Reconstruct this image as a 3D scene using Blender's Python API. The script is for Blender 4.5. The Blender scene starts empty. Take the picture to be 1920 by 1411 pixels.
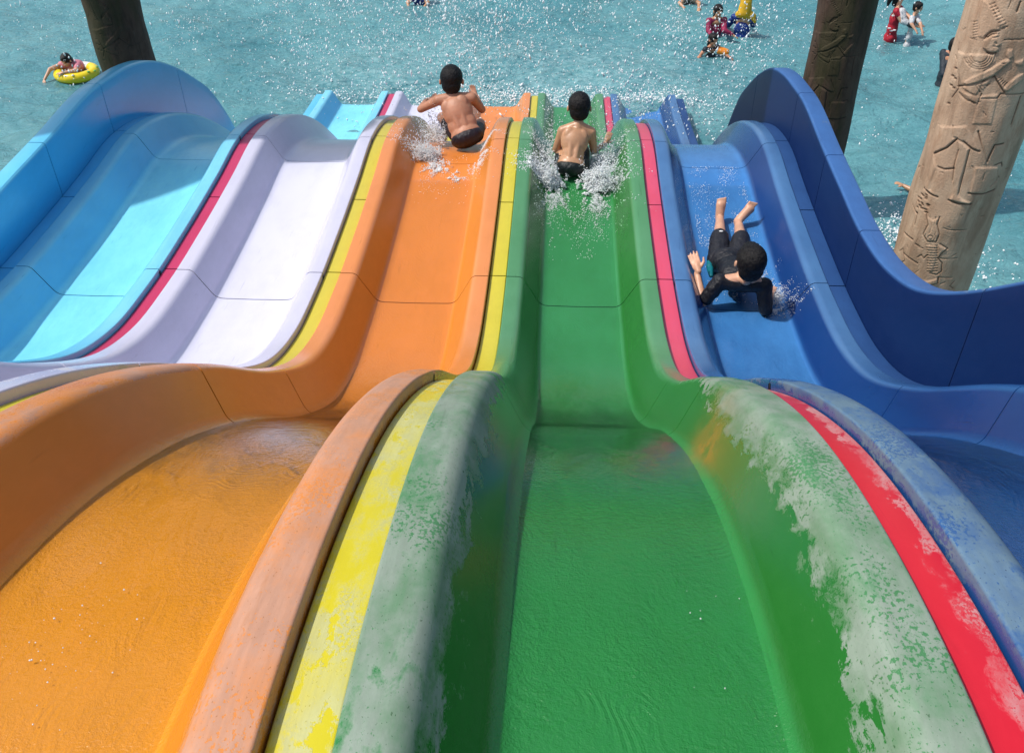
import bpy, bmesh, math, random
import numpy as np
from mathutils import Vector, Matrix
from mathutils import noise as mnoise

S = bpy.context.scene
C = S.collection
rng = np.random.default_rng(7)
random.seed(7)

# ------------------------------------------------------------------ camera
CAM_Z = 5.32
PITCH, YAW, ROLL = math.radians(38.786), math.radians(3.1155), math.radians(-0.4766)
def cam_axes():
    c, s = math.cos(ROLL), math.sin(ROLL)
    st, ct = math.sin(PITCH), math.cos(PITCH)
    right = Vector((c, s*st, s*ct)); up = Vector((-s, c*st, c*ct)); fwd = Vector((0, ct, -st))
    rz = Matrix.Rotation(YAW, 3, 'Z')
    return rz @ right, rz @ up, rz @ fwd
r_, u_, f_ = cam_axes()
cam_d = bpy.data.cameras.new('camera')
cam = bpy.data.objects.new('camera', cam_d); C.objects.link(cam)
M = Matrix((r_, u_, -f_)).transposed().to_4x4()
M.translation = Vector((0.338, 0.0, CAM_Z))
cam.matrix_world = M
cam_d.sensor_width = 36.0
cam_d.lens = 1750.0/1920.0*36.0
cam_d.clip_start = 0.05
cam_d.clip_end = 2000.0
S.camera = cam

# ------------------------------------------------------------------ light
SUN = Vector((-1.0, -0.12, 1.55)).normalized()      # direction towards the sun
elev = math.asin(SUN.z); azim = math.atan2(SUN.x, SUN.y)
world = bpy.data.worlds.new('World'); S.world = world; world.use_nodes = True
wn = world.node_tree.nodes; wl = world.node_tree.links
for n in list(wn): wn.remove(n)
wo = wn.new('ShaderNodeOutputWorld'); bg = wn.new('ShaderNodeBackground'); sky = wn.new('ShaderNodeTexSky')
sky.sky_type = 'NISHITA'; sky.sun_disc = False; sky.sun_elevation = elev; sky.sun_rotation = azim
sky.air_density = 1.2; sky.dust_density = 3.0; sky.ozone_density = 1.0
bg.inputs['Strength'].default_value = 0.15
wl.new(sky.outputs[0], bg.inputs[0]); wl.new(bg.outputs[0], wo.inputs[0])
sun_d = bpy.data.lights.new('sun', 'SUN'); sun_d.energy = 3.7; sun_d.angle = math.radians(0.6); sun_d.color = (1.0, 0.96, 0.9)
sun = bpy.data.objects.new('sun', sun_d); C.objects.link(sun)
sun.rotation_euler = SUN.to_track_quat('Z', 'Y').to_euler()
sun.location = (-20, -5, 30)
vs = S.view_settings
vs.view_transform = 'Standard'; vs.look = 'None'; vs.exposure = 0.0; vs.gamma = 1.0; vs.use_curve_mapping = False
S.cycles.max_bounces = 8; S.cycles.transparent_max_bounces = 16
S.cycles.caustics_reflective = False; S.cycles.caustics_refractive = False
S.cycles.use_denoising = True

# ------------------------------------------------------------------ tagging
def tag(o, label=None, cat=None, group=None, kind=None):
    if label: o['label'] = label
    if cat: o['category'] = cat
    if group: o['group'] = group
    if kind: o['kind'] = kind
    return o
def empty(name, loc=(0, 0, 0)):
    o = bpy.data.objects.new(name, None); C.objects.link(o); o.location = loc; o.empty_display_size = .1
    return o
def link_mesh(name, me, mat, parent=None):
    o = bpy.data.objects.new(name, me); C.objects.link(o)
    if mat is not None:
        me.materials.clear(); me.materials.append(mat)
    if parent is not None:
        o.parent = parent
        o.matrix_parent_inverse = Matrix.Translation(parent.location).inverted()
    return o
def mesh_np(name, V, F, smooth=True, sharp=None):
    me = bpy.data.meshes.new(name)
    me.from_pydata([tuple(v) for v in V], [], [tuple(f) for f in F])
    me.update()
    if smooth:
        me.shade_smooth()
        if sharp: me.set_sharp_from_angle(angle=math.radians(sharp))
    return me
def mesh_quads(name, V, Q, smooth=True):
    """fast mesh from numpy arrays; Q is (n,4) or (n,3)"""
    V = np.asarray(V, np.float32); Q = np.asarray(Q, np.int32); k = Q.shape[1]
    me = bpy.data.meshes.new(name)
    me.vertices.add(len(V)); me.vertices.foreach_set('co', V.ravel())
    me.loops.add(Q.size); me.loops.foreach_set('vertex_index', Q.ravel())
    me.polygons.add(len(Q))
    me.polygons.foreach_set('loop_start', np.arange(0, Q.size, k, dtype=np.int32))
    me.update(calc_edges=True)
    if smooth: me.shade_smooth()
    return me
def grid_quads(nu, nv):
    i, j = np.meshgrid(np.arange(nv-1), np.arange(nu-1), indexing='ij')
    a = i*nu+j
    return np.stack([a, a+1, a+nu+1, a+nu], -1).reshape(-1, 4)

# ------------------------------------------------------------------ materials
class NT:
    def __init__(self, name):
        self.m = bpy.data.materials.new(name); self.m.use_nodes = True
        self.t = self.m.node_tree; self.n = self.t.nodes; self.l = self.t.links
        for x in list(self.n): self.n.remove(x)
        self.out = self.n.new('ShaderNodeOutputMaterial')
        self.b = self.n.new('ShaderNodeBsdfPrincipled'); self.l.new(self.b.outputs[0], self.out.inputs[0])
    def new(self, t, **kw):
        x = self.n.new(t)
        for k, v in kw.items(): setattr(x, k, v)
        return x
    def set(self, node, key, v):
        if hasattr(v, 'links') or isinstance(v, bpy.types.NodeSocket): self.l.new(v, node.inputs[key])
        else: node.inputs[key].default_value = v
    def math(self, op, a, b=None, c=None, clamp=False):
        x = self.new('ShaderNodeMath', operation=op, use_clamp=clamp); self.set(x, 0, a)
        if b is not None: self.set(x, 1, b)
        if c is not None: self.set(x, 2, c)
        return x.outputs[0]
    def mix(self, f, a, b, mode='MIX'):
        x = self.new('ShaderNodeMix', data_type='RGBA', blend_type=mode); self.set(x, 0, f)
        for k, v in ((6, a), (7, b)):
            if isinstance(v, tuple) and len(v) == 3: v = v+(1,)
            self.set(x, k, v)
        return x.outputs[2]
    def noise(self, vec, scale, detail=4, rough=.55, dist=0.0, out=0):
        x = self.new('ShaderNodeTexNoise'); self.set(x, 'Scale', scale); self.set(x, 'Detail', detail)
        self.set(x, 'Roughness', rough); self.set(x, 'Distortion', dist)
        if vec is not None: self.l.new(vec, x.inputs['Vector'])
        return x.outputs[out]
    def vor(self, vec, scale, feature='F1'):
        x = self.new('ShaderNodeTexVoronoi', feature=feature); self.set(x, 'Scale', scale)
        if vec is not None: self.l.new(vec, x.inputs['Vector'])
        return x.outputs['Distance']
    def ramp(self, v, lo, hi, a=0.0, b=1.0):
        x = self.new('ShaderNodeMapRange', interpolation_type='SMOOTHSTEP'); self.set(x, 0, v); self.set(x, 1, lo); self.set(x, 2, hi)
        self.set(x, 3, a); self.set(x, 4, b)
        return x.outputs[0]
    def map(self, vec, scale):
        x = self.new('ShaderNodeMapping'); self.l.new(vec, x.inputs[0]); x.inputs['Scale'].default_value = scale
        return x.outputs[0]
    def attr(self, name):
        x = self.new('ShaderNodeAttribute'); x.attribute_name = name; return x.outputs['Fac']
    def uv(self): return self.new('ShaderNodeUVMap', uv_map='path').outputs[0]
    def obj(self): return self.new('ShaderNodeTexCoord').outputs['Object']
    def bump(self, h, strength=.3, dist=.01, normal=None):
        x = self.new('ShaderNodeBump'); self.set(x, 'Height', h); self.set(x, 'Strength', strength); self.set(x, 'Distance', dist)
        if normal is not None: self.l.new(normal, x.inputs['Normal'])
        return x.outputs[0]

def ripple_lines(t, uv):
    """short trains of fine ripples that bend along the flow"""
    out = None
    for k, (su, w, n) in enumerate(((26, 3.2, 2.1), (17, 4.4, 1.4))):
        warp = t.noise(t.map(uv, (n*1.6, n, 1)), 1.0, 2, .5, .6)
        sep = t.new('ShaderNodeSeparateXYZ'); t.l.new(uv, sep.inputs[0])
        ph = t.math('MULTIPLY', t.math('MULTIPLY_ADD', warp, w*.32, sep.outputs[0]), su*6.283)
        s = t.math('SINE', ph); s = t.math('MULTIPLY_ADD', t.math('SINE', t.math('MULTIPLY', ph, 3.1)), .25, s)
        off = t.new('ShaderNodeVectorMath', operation='ADD'); t.l.new(uv, off.inputs[0]); off.inputs[1].default_value = (k*7.3, k*3.1, 0)
        env = t.ramp(t.noise(t.map(off.outputs[0], (4.2, 1.9, 1)), 1.0, 3, .55, .8), .53, .66)
        s = t.math('MULTIPLY', s, env); out = s if out is None else t.math('ADD', out, s)
    return out
def fibreglass(name, base, fadec, scalec, film_col_var=.12, wet_rough=.16, grit=.5, nearc=None, spec=.45):
    """gel-coated slide surface: saturated where clean and wet, bleached with sun, dry mineral film with ragged edge"""
    t = NT(name); uv = t.uv()
    film, fade, h, wet = t.attr('film'), t.attr('fade'), t.attr('deep'), t.attr('wet')
    big = t.noise(t.map(uv, (2.5, 1.3, 1)), 1.0, 3)
    n1 = t.noise(t.map(uv, (24, 11, 1)), 1.0, 9, .68, .35)
    n2 = t.noise(t.map(uv, (130, 95, 1)), 1.0, 4, .65)
    n3 = t.noise(t.map(uv, (260, 190, 1)), 1.0, 2, .5)
    v = t.math('ADD', t.math('MULTIPLY', n1, .62), t.math('MULTIPLY', big, .38))
    thr = t.math('SUBTRACT', 1.0, film)                 # film 1 -> everywhere
    thr = t.math('MULTIPLY_ADD', thr, .55, .24)
    wdt = t.math('MULTIPLY_ADD', t.ramp(t.noise(t.map(uv, (7, 3, 1)), 1.0, 3), .40, .62), .15, .018)
    mask = t.math('DIVIDE', t.math('ADD', t.math('SUBTRACT', v, thr), t.math('MULTIPLY', t.math('SUBTRACT', n2, .5), .16)), wdt, clamp=True)
    # droplets and pits through the film
    clus = t.noise(t.map(uv, (5, 3.2, 1)), 1.0, 3, .6)
    pits = t.ramp(t.math('ADD', t.math('MULTIPLY', t.ramp(clus, .38, .72), .19), n2), .635, .68)
    mask = t.math('MULTIPLY', mask, t.math('SUBTRACT', 1.0, t.math('MULTIPLY', pits, .8)))
    body = t.mix(t.math('MULTIPLY', fade, t.math('MULTIPLY_ADD', big, .7, .6), clamp=True), base, fadec)
    if nearc: body = t.mix(t.ramp(wet, .45, 1.0, 0.0, .85), body, nearc)
    body = t.mix(t.math('MULTIPLY', t.ramp(n1, .35, .75), .16), body, tuple(min(1, c*1.35+.02) for c in base))
    body = t.mix(t.math('MULTIPLY', t.attr('bleach'), t.math('MULTIPLY_ADD', big, .6, .35), clamp=True), body, scalec)
    fc = t.mix(t.ramp(n1, .3, .7), scalec, tuple(c*(1-film_col_var*1.6) for c in scalec))
    thin = t.ramp(t.noise(t.map(uv, (9, 5, 1)), 1.0, 6, .65), .40, .68)
    fc = t.mix(t.math('MULTIPLY_ADD', thin, .50, .10), fc, body)
    specks = t.ramp(t.math('MULTIPLY_ADD', t.ramp(n1, .4, .7), .06, t.noise(t.map(uv, (210, 120, 1)), 1.0, 2, .6)), .69, .73)
    fc = t.mix(t.math('MULTIPLY', specks, .75), fc, tuple(c*.5 for c in base))
    st = t.ramp(t.noise(t.map(uv, (60, 2.6, 1)), 1.0, 4, .7), .42, .62)
    fc = t.mix(t.math('MULTIPLY', st, .22), fc, tuple(c*.62 for c in scalec))
    col = t.mix(mask, body, fc)
    # scuffs and grime streaks
    sc = t.ramp(t.noise(t.map(uv, (38, 3.2, 1)), 1.0, 5, .7, .4), .60, .74)
    bl = t.ramp(t.noise(t.map(uv, (3.5, 1.6, 1)), 1.0, 6, .7), .42, .66)
    col = t.mix(t.math('MULTIPLY', bl, .13), col, tuple(c*.62 for c in base))
    col = t.mix(t.math('MULTIPLY', sc, .30), col, tuple(c*.55 for c in base))
    stain = t.attr('stain')
    sm = t.math('MULTIPLY', stain, t.ramp(t.noise(t.map(uv, (16, 10, 1)), 1.0, 5), .25, .6))
    col = t.mix(sm, col, (.26, .15, .02))
    t.set(t.b, 'Base Color', col)
    rough = t.math('ADD', t.math('MULTIPLY', mask, .38), wet_rough)
    t.set(t.b, 'Roughness', t.math('MULTIPLY_ADD', n2, .12, rough))
    t.set(t.b, 'Specular IOR Level', spec)
    # fine grit of moving water on the wet floor, pitted relief of the film
    g = t.math('ADD', t.noise(t.map(uv, (170, 140, 1)), 1.0, 2, .7), t.math('MULTIPLY', t.noise(t.map(uv, (72, 58, 1)), 1.0, 3, .6, .3), 1.3))
    g = t.math('MULTIPLY', g, t.ramp(t.noise(t.map(uv, (4, 2.4, 1)), 1.0, 3), .3, .7, .45, 1.25))
    hh = t.math('MULTIPLY', t.math('ADD', g, t.math('MULTIPLY', ripple_lines(t, uv), .20)), wet)
    hh = t.math('ADD', t.math('MULTIPLY', hh, grit), t.math('MULTIPLY', mask, .05))
    hh = t.math('ADD', hh, t.math('MULTIPLY', n3, .025))
    t.set(t.b, 'Normal', t.bump(hh, .75, .0062))
    return t.m

def simple(name, col, rough=.5, var=.15, scale=20, bump=.2, spec=.4, sub=0):
    t = NT(name); o = t.obj(); n = t.noise(o, scale, 4)
    t.set(t.b, 'Base Color', t.mix(n, tuple(c*(1-var) for c in col), tuple(min(1, c*(1+var)) for c in col)))
    t.set(t.b, 'Roughness', rough); t.set(t.b, 'Specular IOR Level', spec)
    t.set(t.b, 'Normal', t.bump(n, bump, .004))
    if sub: t.set(t.b, 'Subsurface Weight', sub); t.b.inputs['Subsurface Radius'].default_value = (.02, .008, .004)
    return t.m

# ------------------------------------------------------------------ the slide's course
KY = np.array([-1.5,-.5,.3,.8,1.2,1.6,2.0,2.5,3.1,3.6,4.0,4.5,5.2,5.9,6.5,7.0,7.5,8.0,8.45,9.0,9.6,10.4,11.5,12.7])
KZ = np.array([-1.15,-1.165,-1.18,-1.195,-1.28,-1.425,-1.64,-1.99,-2.49,-2.82,-2.955,-3.01,-3.02,-3.0,-2.97,-3.05,-3.23,-3.50,-3.82,-4.25,-4.6,-4.85,-5.0,-5.08])+CAM_Z
def herm(K, Zv, x):
    x = np.asarray(x, float); m = np.gradient(Zv, K); i = np.clip(np.searchsorted(K, x)-1, 0, len(K)-2)
    h = K[i+1]-K[i]; t = (x-K[i])/h
    return (2*t**3-3*t*t+1)*Zv[i]+(t**3-2*t*t+t)*h*m[i]+(-2*t**3+3*t*t)*Zv[i+1]+(t**3-t*t)*h*m[i+1]
YS = np.arange(-1.3, 12.68, .01)
ZS = herm(KY, KZ, YS)
ker = np.hanning(31); ker /= ker.sum()
ZS = np.convolve(np.pad(ZS, 15, mode='reflect', reflect_type='odd'), ker, 'valid')
DS = np.gradient(ZS, YS)
AS = np.concatenate([[0], np.cumsum(np.hypot(np.diff(YS), np.diff(ZS)))])
def course(y):
    y = np.asarray(y, float)
    z = np.interp(y, YS, ZS); d = np.interp(y, YS, DS); s = np.interp(y, YS, AS)
    c = 1/np.sqrt(1+d*d)
    return z, -d*c, c, s        # height, normal (ny, nz), arc length
def zfloor(y): z, ny, nz, s = course(y); return float(z-.2/nz)

def fillet(pts, rad, n=4):
    """round the inner corners of a polyline"""
    pts = [np.array(p, float) for p in pts]; out = [pts[0]]
    for k in range(1, len(pts)-1):
        a, b, c = pts[k-1], pts[k], pts[k+1]; r = rad[k] if isinstance(rad, (list, tuple)) else rad
        la, lc = np.linalg.norm(a-b), np.linalg.norm(c-b); r = min(r, la*.48, lc*.48)
        p0 = b+(a-b)/la*r; p1 = b+(c-b)/lc*r
        for t in np.linspace(0, 1, n+1): out.append((1-t)**2*p0+2*t*(1-t)*b+t*t*p1)
    out.append(pts[-1]); return np.array(out)

def sweep(name, prof, y0, y1, step=.035, closed_thick=.012, attrs=None, ripple=None, amp=0.0):
    """sweep an (x, n) cross-section along the course from y0 to y1; closed shell of given thickness"""
    prof = np.asarray(prof, float)
    ny = max(3, int(round((y1-y0)/step))+1); ys = np.linspace(y0, y1, ny)
    z, cy, cz, s = course(ys)
    P = len(prof); u = np.concatenate([[0], np.cumsum(np.hypot(np.diff(prof[:, 0]), np.diff(prof[:, 1])))])
    if closed_thick:
        d = np.gradient(prof, axis=0); nn = np.stack([d[:, 1], -d[:, 0]], 1); nn /= np.linalg.norm(nn, axis=1)[:, None]+1e-9
        inner = prof+nn*closed_thick
        allp = np.concatenate([prof, inner[::-1]]); uu = np.concatenate([u, u[::-1]])
    else: allp = prof; uu = u
    n = len(allp)
    X = np.tile(allp[:, 0], (ny, 1)); N = np.tile(allp[:, 1], (ny, 1))
    Y = ys[:, None]+N*cy[:, None]; Z = z[:, None]+N*cz[:, None]
    V = np.stack([X, Y, Z], -1).reshape(-1, 3)
    if closed_thick:
        i, j = np.meshgrid(np.arange(ny-1), np.arange(n), indexing='ij'); j2 = (j+1) % n
    else:
        i, j = np.meshgrid(np.arange(ny-1), np.arange(n-1), indexing='ij'); j2 = j+1
    Q = np.stack([i*n+j, i*n+j2, (i+1)*n+j2, (i+1)*n+j], -1).reshape(-1, 4)
    if closed_thick:   # end caps as quads between skin and lining
        m = np.arange(P-1)
        cap0 = np.stack([m, n-1-m, n-2-m, m+1], -1); cap1 = np.stack([m, m+1, n-2-m, n-1-m], -1)+(ny-1)*n
        Q = np.concatenate([Q, cap0, cap1])
    me = mesh_quads(name, V, Q)
    me.set_sharp_from_angle(angle=math.radians(38))
    uvl = me.uv_layers.new(name='path'); li = np.empty(len(me.loops), np.int32); me.loops.foreach_get('vertex_index', li)
    U = np.tile(uu, ny); W = np.repeat(s, n)
    off = float(prof[0, 0])*3.7
    uvl.data.foreach_set('uv', np.stack([U[li]+off, W[li]+off*1.3], 1).astype(np.float32).ravel())
    if attrs:
        Ya = np.repeat(ys, n)
        for k, fn in attrs.items():
            a = me.attributes.new(k, 'FLOAT', 'POINT')
            a.data.foreach_set('value', np.clip(fn(X.ravel(), N.ravel(), Ya), 0, 1).astype(np.float32))
    return me

# ------------------------------------------------------------------ slide lanes
def ss(x, a, b):
    t = np.clip((np.asarray(x, float)-a)/(b-a), 0, 1); return t*t*(3-2*t)
def near(Y): return 1-ss(Y, 2.0, 3.3)
LANE_PROF = fillet([(.053,-.075),(.053,0),(.148,0),(.262,-.2),(.5,-.204),(.738,-.2),(.852,0),(.947,0),(.947,-.075)],
                   [0,.008,.03,.045,.1,.045,.03,.008,0], 5)
# near the top the tub is a little softer at its shoulders
SEAMS = [-1.3, 2.42, 3.2, 4.7, 6.5, 8.6, 10.7, 12.62]
gasket_dark = simple('joint_rubber', (.02, .02, .022), .7)
gasket_pale = simple('joint_sealant', (.35, .42, .5), .7)

def lane(x0, mat, label, spec):
    root = tag(empty('slide_lane', (x0+.5, 4.7, float(course(4.7)[0])-.2)), label, 'water slide', 'parallel lanes of the big water slide')
    prof = LANE_PROF+np.array([x0, 0])
    loc = lambda X: X-x0
    def film(X, N, Y):
        x = loc(X); left = x < .5; d = -N
        fl = spec.get('rimL', .5)*np.ones_like(X); fr = spec.get('rimR', .5)
        f = np.where(left, fl-spec.get('dropL', 8.)*np.clip(d-.012, 0, 1), fr-spec.get('dropR', 8.)*np.clip(d-.012, 0, 1))
        f = np.where(d > .19, 0, f)
        far = np.where(d < .02, spec.get('farrim', .22), 0)
        n = near(Y)
        return f*n+far*(1-n)
    def fade(X, N, Y):
        x = loc(X); d = -N; rim = 1-ss(d, .005, .03); wall = ss(d, .005, .03)*(1-ss(d, .17, .198)); fl = ss(d, .17, .198)
        mid = ss(Y, 2.6, 4.6)
        return rim*(spec.get('rimfade', .7))*(.6+.4*mid)+wall*(.12+.15*mid)*spec.get('wallfade', 1)+fl*(spec.get('nearfade', .25)*(1-mid)+spec.get('midfade', .6)*mid)
    def deep(X, N, Y): return -N/.2
    def wet(X, N, Y): return ss(-N, .15, .2)*spec.get('wet', 1)*(.45+.55*near(Y))
    def stain(X, N, Y):
        if not spec.get('stain'): return 0*X
        return 1.2*np.exp(-((Y-1.98)/.13)**2-((-N-.14)/.05)**2)*(loc(X) > .5)+.35*np.exp(-((Y-2.1)/.12)**2-((-N-.05)/.05)**2)*(loc(X) > .5)
    def bleach(X, N, Y): return (1-ss(-N, .004, .03))*spec.get('bleach', .28)*ss(Y, 2.4, 4.2)
    attrs = dict(film=film, fade=fade, deep=deep, wet=wet, stain=stain, bleach=bleach)
    for a, b in zip(SEAMS[:-1], SEAMS[1:]):
        me = sweep('channel_section', prof, a+.004, b-.004, .03, .012, attrs)
        link_mesh('channel_section', me, mat, root)
    for b in SEAMS[1:-1]:
        g = sweep('joint_gasket', prof+np.array([0, -.007]), b-.014, b+.014, .014, .004)
        link_mesh('joint_gasket', g, spec.get('gasket', gasket_dark), root)
    return root

M_lb = fibreglass('light_blue_gelcoat', (.018,.32,.66), (.24,.74,.88), (.35,.55,.58))
M_wh = fibreglass('white_gelcoat', (.50,.48,.64), (.68,.68,.78), (.60,.60,.62))
M_or = fibreglass('orange_gelcoat', (.57,.195,.012), (.80,.25,.062), (.52,.29,.20), nearc=(.67,.27,.016))
M_gr = fibreglass('green_gelcoat', (.014,.128,.014), (.042,.275,.095), (.29,.345,.285), nearc=(.021,.225,.045))
M_wall = fibreglass('navy_gelcoat', (.001,.013,.078), (.045,.13,.34), (.17,.27,.40), wet_rough=.4, spec=.2)
M_bl = fibreglass('blue_gelcoat', (.0015,.022,.13), (.050,.21,.52), (.15,.24,.30))
M_ye = fibreglass('yellow_gelcoat', (.58,.50,.016), (.55,.45,.09), (.54,.54,.25), wet_rough=.25)
M_rd = fibreglass('red_gelcoat', (.56,.012,.026), (.62,.09,.17), (.62,.30,.30), wet_rough=.25)
M_cr = fibreglass('crimson_gelcoat', (.44,.010,.05), (.56,.07,.18), (.60,.25,.32), wet_rough=.3)

lane(-3, M_lb, 'light blue slide lane along the tall light blue side wall, leftmost lane', dict(rimL=.3, rimR=.5, midfade=1., nearfade=.8, rimfade=.75, wallfade=1.6, wet=.25))
lane(-2, M_wh, 'white and lavender slide lane between the light blue and orange lanes', dict(rimL=.3, rimR=.5, midfade=1., nearfade=.7, rimfade=.4, wet=.12))
lane(-1, M_or, 'orange slide lane with a boy sitting over its second crest', dict(rimL=.66, rimR=.93, dropR=14, dropL=30, midfade=.75, nearfade=.12, rimfade=.7, wallfade=.6))
lane(0, M_gr, 'green slide lane in the middle with a boy in dark trunks', dict(rimL=.84, rimR=.84, dropL=5.6, dropR=4.9, midfade=.8, nearfade=.35, rimfade=.7, stain=1, wallfade=.4))
lane(1, M_bl, 'blue slide lane with a boy in black lying back, rightmost lane', dict(rimL=.75, rimR=.3, dropL=10, dropR=10, midfade=1, nearfade=.3, rimfade=.62, bleach=.42, wallfade=.35, farrim=.2, gasket=gasket_dark))

STRIP = fillet([(-.049,-.115),(-.049,-.034),(.049,-.034),(.049,-.115)], [0,.006,.006,0], 3)
STRIP_SEAMS = [-1.3, 3.2, 4.76, 5.66, 6.62, 8.0, 9.7, 11.4, 12.6]
def strip(x0, mat, label, spec):
    root = tag(empty('divider_strip', (x0, 4.7, float(course(4.7)[0])-.1)), label, 'divider strip', 'coloured strips between the slide lanes')
    attrs = dict(film=lambda X, N, Y: (spec['film']+spec.get('side', 0)*(X-x0)/.046)*near(Y)+.12*(1-near(Y)),
                 fade=lambda X, N, Y: spec['fade']*ss(Y, 1.8, 5), deep=lambda X, N, Y: 0*X, wet=lambda X, N, Y: 0*X, stain=lambda X, N, Y: 0*X)
    for a, b in zip(STRIP_SEAMS[:-1], STRIP_SEAMS[1:]):
        link_mesh('strip_panel', sweep('strip_panel', STRIP+np.array([x0, 0]), a+.005, b-.005, .03, .01, attrs), mat, root)
    for b in STRIP_SEAMS[1:-1]:
        link_mesh('joint_gasket', sweep('joint_gasket', STRIP+np.array([x0, -.008]), b-.016, b+.016, .016, .004), gasket_dark, root)
strip(-2, M_cr, 'crimson divider strip between the light blue and white slide lanes', dict(film=.2, fade=.6))
strip(-1, M_ye, 'yellow divider strip between the white and orange slide lanes', dict(film=.2, fade=.55))
strip(0, M_ye, 'yellow divider strip with pale dried film between the orange and green slide lanes', dict(film=.63, fade=.35))
strip(1, M_rd, 'red divider strip between the green and blue slide lanes', dict(film=.43, side=.28, fade=.85))

TK = np.array([-1.5,-.5,.8,1.2,1.6,2.0,2.5,2.96,3.36,3.81,4.22,4.76,5.2,5.7,6.5,6.75,7.1,7.55,8.0,8.38,8.69,8.93,9.12,9.3,9.4])
TZ = np.array([-.74,-.75,-.79,-.87,-1.0,-1.2,-1.5,-1.87,-2.18,-2.46,-2.6,-2.665,-2.655,-2.64,-2.61,-2.635,-2.68,-2.80,-3.02,-3.27,-3.51,-3.79,-4.06,-4.36,-4.5])+CAM_Z
def side_wall(side, xin, mat, label, spec, gasket):
    root = tag(empty('side_wall', (xin+side*.06, 4.7, float(course(4.7)[0])-.08)), label, 'side wall')
    def panel(y0, y1, push=0.0, name='wall_panel', step=.03):
        n = max(3, int(round((y1-y0)/step))+1); ys = np.linspace(y0, y1, n)
        z, _, _, s = course(ys); zt = np.interp(ys, TK, TZ)
        k = np.hanning(9); k /= k.sum()
        fy = np.arange(-1.4, 9.45, .05); ft = herm(TK, TZ, fy); zt = np.interp(ys, fy, ft)-push*.0
        zb = z-.085
        rows = []
        for a in np.linspace(0, 1, 9)[:-1]: rows.append((0*ys, zb+(zt-.03-zb)*a))
        for o, dz in ((0,-.024),(.004,-.009),(.014,-.001),(.03,0),(.108,0),(.117,-.004),(.122,-.012),(.122,-.07),(.112,-.07),(.112,-.013),(.03,-.013),(.013,-.03)):
            rows.append((o+0*ys, zt+dz))
        rows.append((.013+0*ys, zb))
        O = np.stack([r[0] for r in rows], 1)+push; Zr = np.stack([r[1] for r in rows], 1)-push
        m = len(rows); X = xin+side*O; Y = np.repeat(ys[:, None], m, 1)
        V = np.stack([X, Y, Zr], -1).reshape(-1, 3)
        i, j = np.meshgrid(np.arange(n-1), np.arange(m), indexing='ij'); j2 = (j+1) % m
        Q = np.stack([i*m+j, i*m+j2, (i+1)*m+j2, (i+1)*m+j], -1).reshape(-1, 4)
        me = mesh_quads(name, V, Q)
        caps = bmesh.new(); caps.from_mesh(me); caps.verts.ensure_lookup_table()
        for r in (0, n-1):
            try: caps.faces.new([caps.verts[r*m+q] for q in range(m)])
            except ValueError: pass
        caps.to_mesh(me); caps.free()
        me.shade_smooth(); me.set_sharp_from_angle(angle=math.radians(35))
        uvl = me.uv_layers.new(name='path'); li = np.empty(len(me.loops), np.int32); me.loops.foreach_get('vertex_index', li)
        U = (Zr-zb[:, None]+O).ravel(); W = np.repeat(s, m)
        uvl.data.foreach_set('uv', np.stack([U[li]+xin*2, W[li]], 1).astype(np.float32).ravel())
        fl = (Zr > (zt[:, None]-.012)).astype(float)
        for k_, val in dict(film=fl*spec.get('film', .3), fade=fl*spec.get('rimfade', .8)+(1-fl)*spec.get('fade', .15), deep=0*fl, wet=0*fl, stain=0*fl).items():
            a = me.attributes.new(k_, 'FLOAT', 'POINT'); a.data.foreach_set('value', val.ravel().astype(np.float32))
        return me
    seams = [-1.3, 3.2, 4.7, 5.62, 6.57, 8.0, 9.36]
    for a, b in zip(seams[:-1], seams[1:]): link_mesh('wall_panel', panel(a+.004, b-.004), mat, root)
    for b in seams[1:-1]: link_mesh('joint_gasket', panel(b-.012, b+.012, .006, 'joint_gasket', .012), gasket, root)
    # ledge between the lane's rim and the wall
    xl = -3 if side < 0 else 2
    attrs = dict(film=lambda X, N, Y: .12+0*X, fade=lambda X, N, Y: spec.get('ledge', .5)+0*X, deep=lambda X, N, Y: 0*X, wet=lambda X, N, Y: 0*X, stain=lambda X, N, Y: 0*X)
    P = STRIP+np.array([xl, .017])
    ls = [-1.3, 3.2, 4.7, 5.6, 6.6, 8.0, 9.4, 11.35, 12.5]
    for a, b in zip(ls[:-1], ls[1:]): link_mesh('ledge_panel', sweep('ledge_panel', P, a+.005, b-.005, .03, .01, attrs), mat, root)
    for b in ls[1:-1]: link_mesh('joint_gasket', sweep('joint_gasket', P+np.array([0, -.008]), b-.016, b+.016, .016, .004), gasket_dark, root)
side_wall(-1, -3.05, M_lb, 'tall light blue side wall on the left edge of the slide', dict(fade=.10, rimfade=.55, ledge=.45, film=.3), gasket_dark)
side_wall(1, 2.05, M_wall, 'tall dark blue side wall on the right edge of the slide', dict(fade=.03, rimfade=1.1, ledge=.5, film=.3), gasket_pale)

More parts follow.
